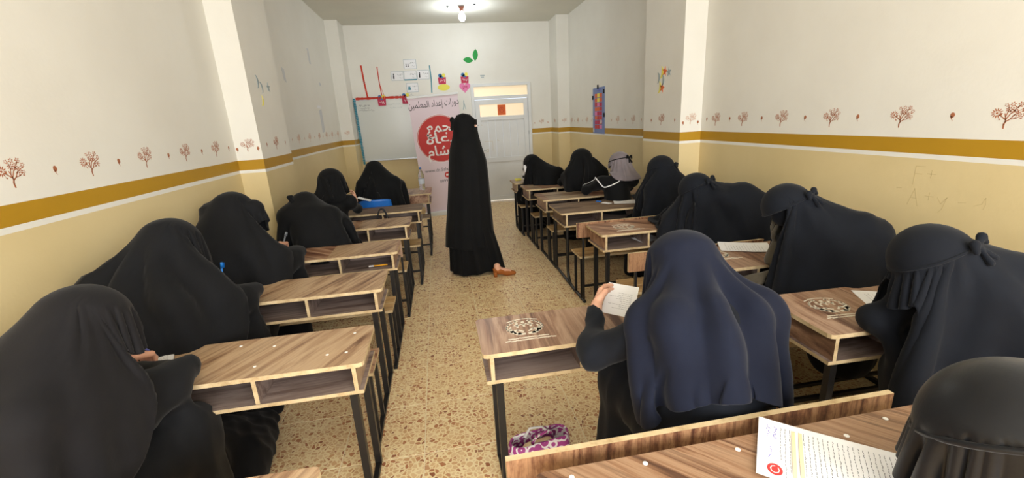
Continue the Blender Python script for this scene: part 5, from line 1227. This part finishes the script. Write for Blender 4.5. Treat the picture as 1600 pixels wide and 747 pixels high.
MB().tube([(math.cos(a)*.018-.03, math.sin(a)*.013+.015, .005) for a in [2*math.pi*i/14 for i in range(14)]], .004, 6, 0, True).build('handle', M['blue_plastic'], sc, True)
MB().tube([(math.cos(a)*.018-.03, math.sin(a)*.013-.015, .005) for a in [2*math.pi*i/14 for i in range(14)]], .004, 6, 0, True).build('handle', M['blue_plastic'], sc, True)
MB().add([(-.014, .012, .003), (-.010, .004, .003), (.08, -.006, .003), (-.014, .012, .005), (-.010, .004, .005), (.08, -.006, .005)], [(0, 1, 2)[::-1], (3, 4, 5), (0, 1, 4, 3), (1, 2, 5, 4), (2, 0, 3, 5)]).build('blade', M['alu'], sc)
MB().add([(-.014, -.012, .005), (-.010, -.004, .005), (.08, .006, .005), (-.014, -.012, .007), (-.010, -.004, .007), (.08, .006, .007)], [(0, 1, 2), (3, 4, 5)[::-1], (0, 1, 4, 3)[::-1], (1, 2, 5, 4)[::-1], (2, 0, 3, 5)[::-1]]).build('blade', M['alu'], sc)
sp = MB().box(-.045, .045, -.03, .03, 0, .028, 0, .006).build('sponge', M['yellow_paper'], None, True); sp.location = (1.13, 6.33, .7205); tag(sp, 'pale yellow sponge on the desk nearest the door', 'sponge')
pc = thing('pencil', 'yellow pencil with a white end lying in the third left desk\'s compartment', 'pencil', (-.56, 3.20, .5995))
MB().tube([(0, 0, .005), (.10, .004, .005)], .005, 6).build('barrel', M['pencil'], pc)
MB().tube([(0, 0, .005), (-.035, -.001, .005)], .0055, 8).build('white_end', M['paper'], pc)
bo = thing('water_bottle', 'clear plastic water bottle with a blue cap on the farthest left desk', 'bottle', (-.27, 6.13, .721))
MB().lathe([(.004, 0), (.036, 0), (.042, .01), (.042, .05), (.038, .06), (.042, .07), (.042, .17), (.039, .18), (.042, .19), (.040, .215), (.026, .255), (.0135, .275), (.0135, .295), (.004, .295)], 24).build('bottle_body', M['clear'], bo, True)
MB().lathe([(.004, .294), (.0155, .294), (.0155, .312), (.004, .314)], 16).build('bottle_cap', M['blue_plastic'], bo, True)
lb = MB().lathe([(.0425, .085), (.0432, .087), (.0432, .155), (.0425, .157)], 24); lb.f = lb.f[:-2]; lb.m = lb.m[:-2]; lb.build('bottle_label', mat('pale label', (206, 214, 224), .5), bo, True)
lr = MB().lathe([(.0436, .09), (.0436, .115)], 24); lr.f = [q for q in lr.f[:-2] if max(q) % 24 < 9]; lr.m = lr.m[:len(lr.f)]; lr.build('label_mark', M['rose_paper'], bo)
# blue plastic chair
ch = thing('plastic_chair', 'blue plastic chair behind the weathered grey desk', 'chair', (-.78, 5.17, 0))
bk = MB()
vs, fs = [], []; nn_ = 10
for k, (z, yo) in enumerate(((.52, .0), (.60, -.005), (.70, -.015), (.775, -.03), (.80, -.035))):
    for i in range(nn_+1):
        u = i/nn_*2-1; vs.append((u*.19*(1 if k < 3 else .96), -.02+yo+.05*u*u-.03, z-(.02*u**4 if k > 2 else 0)))
for k in range(4):
    for i in range(nn_): fs.append((k*(nn_+1)+i, k*(nn_+1)+i+1, (k+1)*(nn_+1)+i+1, (k+1)*(nn_+1)+i))
bk.add(vs, fs); b_ = bk.build('backrest', M['blue_plastic'], ch, True); so = b_.modifiers.new('thick', 'SOLIDIFY'); so.thickness = .012
MB().box(-.19, .19, -.02, .30, .40, .42, 0, .008).build('seat', M['blue_plastic'], ch, True)
for x in (-.16, .16):
    for y in (0.0, .27): MB().tube([(x*1.1, y, 0), (x, y, .41)], .012, 8).build('leg', M['steel'], ch)
    MB().tube([(x, -.01, .40), (x, -.03, .60)], .011, 8).build('back_post', M['steel'], ch)
# handbag standing on the bench in front of the fourth desk
hb = thing('handbag', 'black handbag with an upright looped handle behind the fourth left desk', 'bag', (-.62, 4.42, .421))
V_, F_ = surface_nets(sdf_union([(V3(-.10, 0, .06), V3(.10, 0, .06), .06, .06), (V3(-.09, 0, .16), V3(.09, 0, .16), .05, .05)], .05), V3(-.2, -.12, 0), V3(.2, .12, .28), .012)
V_[:, 2] = np.maximum(V_[:, 2], .002); fast_obj('bag_body', V_, F_, M['dark'], hb)
for y in (-.03, .03): MB().tube([(-.058*math.cos(a) if True else 0, y*.6, .19+.20*math.sin(a)) for a in [math.pi*k/12 for k in range(13)]], .006, 8).build('handle', M['dark'], hb, True)
# dark blue bag on the bench
V_, F_ = surface_nets(sdf_union([(V3(-.07, 0, .04), V3(.07, .01, .05), .042, .05), (V3(.05, .0, .06), V3(.12, .02, .05), .04, .03)], .04), V3(-.16, -.1, 0), V3(.2, .12, .15), .008)
V_ = V_+vnormals(V_, F_)*(fold_noise(V_, 3, .05)*.005)[:, None]; V_[:, 2] = np.maximum(V_[:, 2], .001)
nb = fast_obj('cloth_bag', V_, F_, M['blue_bag'], None); nb.location = (-.66, 2.86, .421); nb.rotation_euler = (0, 0, .3); tag(nb, 'crumpled dark blue cloth bag on the bench behind the second left desk', 'bag')
# black shoe/bag under the emblem desk
V_, F_ = surface_nets(sdf_union([(V3(-.06, 0, .045), V3(.08, 0, .03), .036, .03)], .03), V3(-.13, -.08, -.01), V3(.15, .08, .11), .008)
V_[:, 2] = np.maximum(V_[:, 2], .001); kb = fast_obj('black_shoe', V_, F_, M['dark'], None); kb.location = (1.60, 2.80, .001); tag(kb, 'black shoe under the emblem desk beside the aisle', 'shoe')
# patterned plastic bag on the floor
pb = thing('plastic_bag', 'white plastic bag with a magenta pattern on the floor under the near emblem desk', 'bag', (.34, 1.70, 0), .15)
def bagfn(Q):
    d = sdf_union([(V3(-.08, 0, .055), V3(.08, 0, .055), .065, .065), (V3(-.10, 0, .12), V3(.10, 0, .12), .045, .05)], .05)(Q)
    return np.maximum(np.abs(d)-.006, Q[:, 2]-.145)
V_, F_ = surface_nets(bagfn, V3(-.2, -.14, -.02), V3(.2, .14, .22), .007)
V_ = V_+vnormals(V_, F_)*(fold_noise(V_, 9, .06, .8)*.005)[:, None]; V_[:, 2] = np.maximum(V_[:, 2], .001)
fast_obj('bag_body', V_, F_, M['bag'], pb)
MB().tube([(-.04, -.02, .13), (-.02, -.03, .17), (.04, -.025, .18), (.08, .0, .13)], [.009, .006, .006, .009], 6).build('handle', M['bag'], pb, True)
MB().tube([(-.06, .03, .13), (-.03, .04, .165), (.03, .035, .16), (.06, .02, .13)], [.009, .006, .006, .009], 6).build('handle', M['paper'], pb, True)
V_, F_ = surface_nets(sdf_union([(V3(-.05, 0, .08), V3(.05, .01, .08), .035, .03)], .02), V3(-.12, -.06, 0), V3(.12, .08, .14), .01); fast_obj('bag_contents', V_, F_, M['orange_hl'], pb)

# pale veneer patches on some tops
def patch(k, x0, x1, m, y0=.012, y1=.012):
    tp = [c for c in D[k].children if c.name.startswith('desktop')][0]; xs_ = [v.co.x for v in tp.data.vertices]; ys_ = [v.co.y for v in tp.data.vertices]; zt = max(v.co.z for v in tp.data.vertices)
    cx = D[k].location.x; o = MB().box(x0-cx, x1-cx, min(ys_)+y0, max(ys_)-y1, zt-.0004, zt+.0006).build('veneer_patch', m, tp); o['label'] = 'paler half of the top'
patch('R4', 1.17, 1.66, M['wood_in_pale']); patch('R5', 1.13, 1.27, M['wood_in_pale']); patch('L4', -.80, -.345, M['wood_left']); patch('L3', -.86, -.385, M['wood_left']); patch('R6', 1.10, 1.24, M['wood_in_pale'])
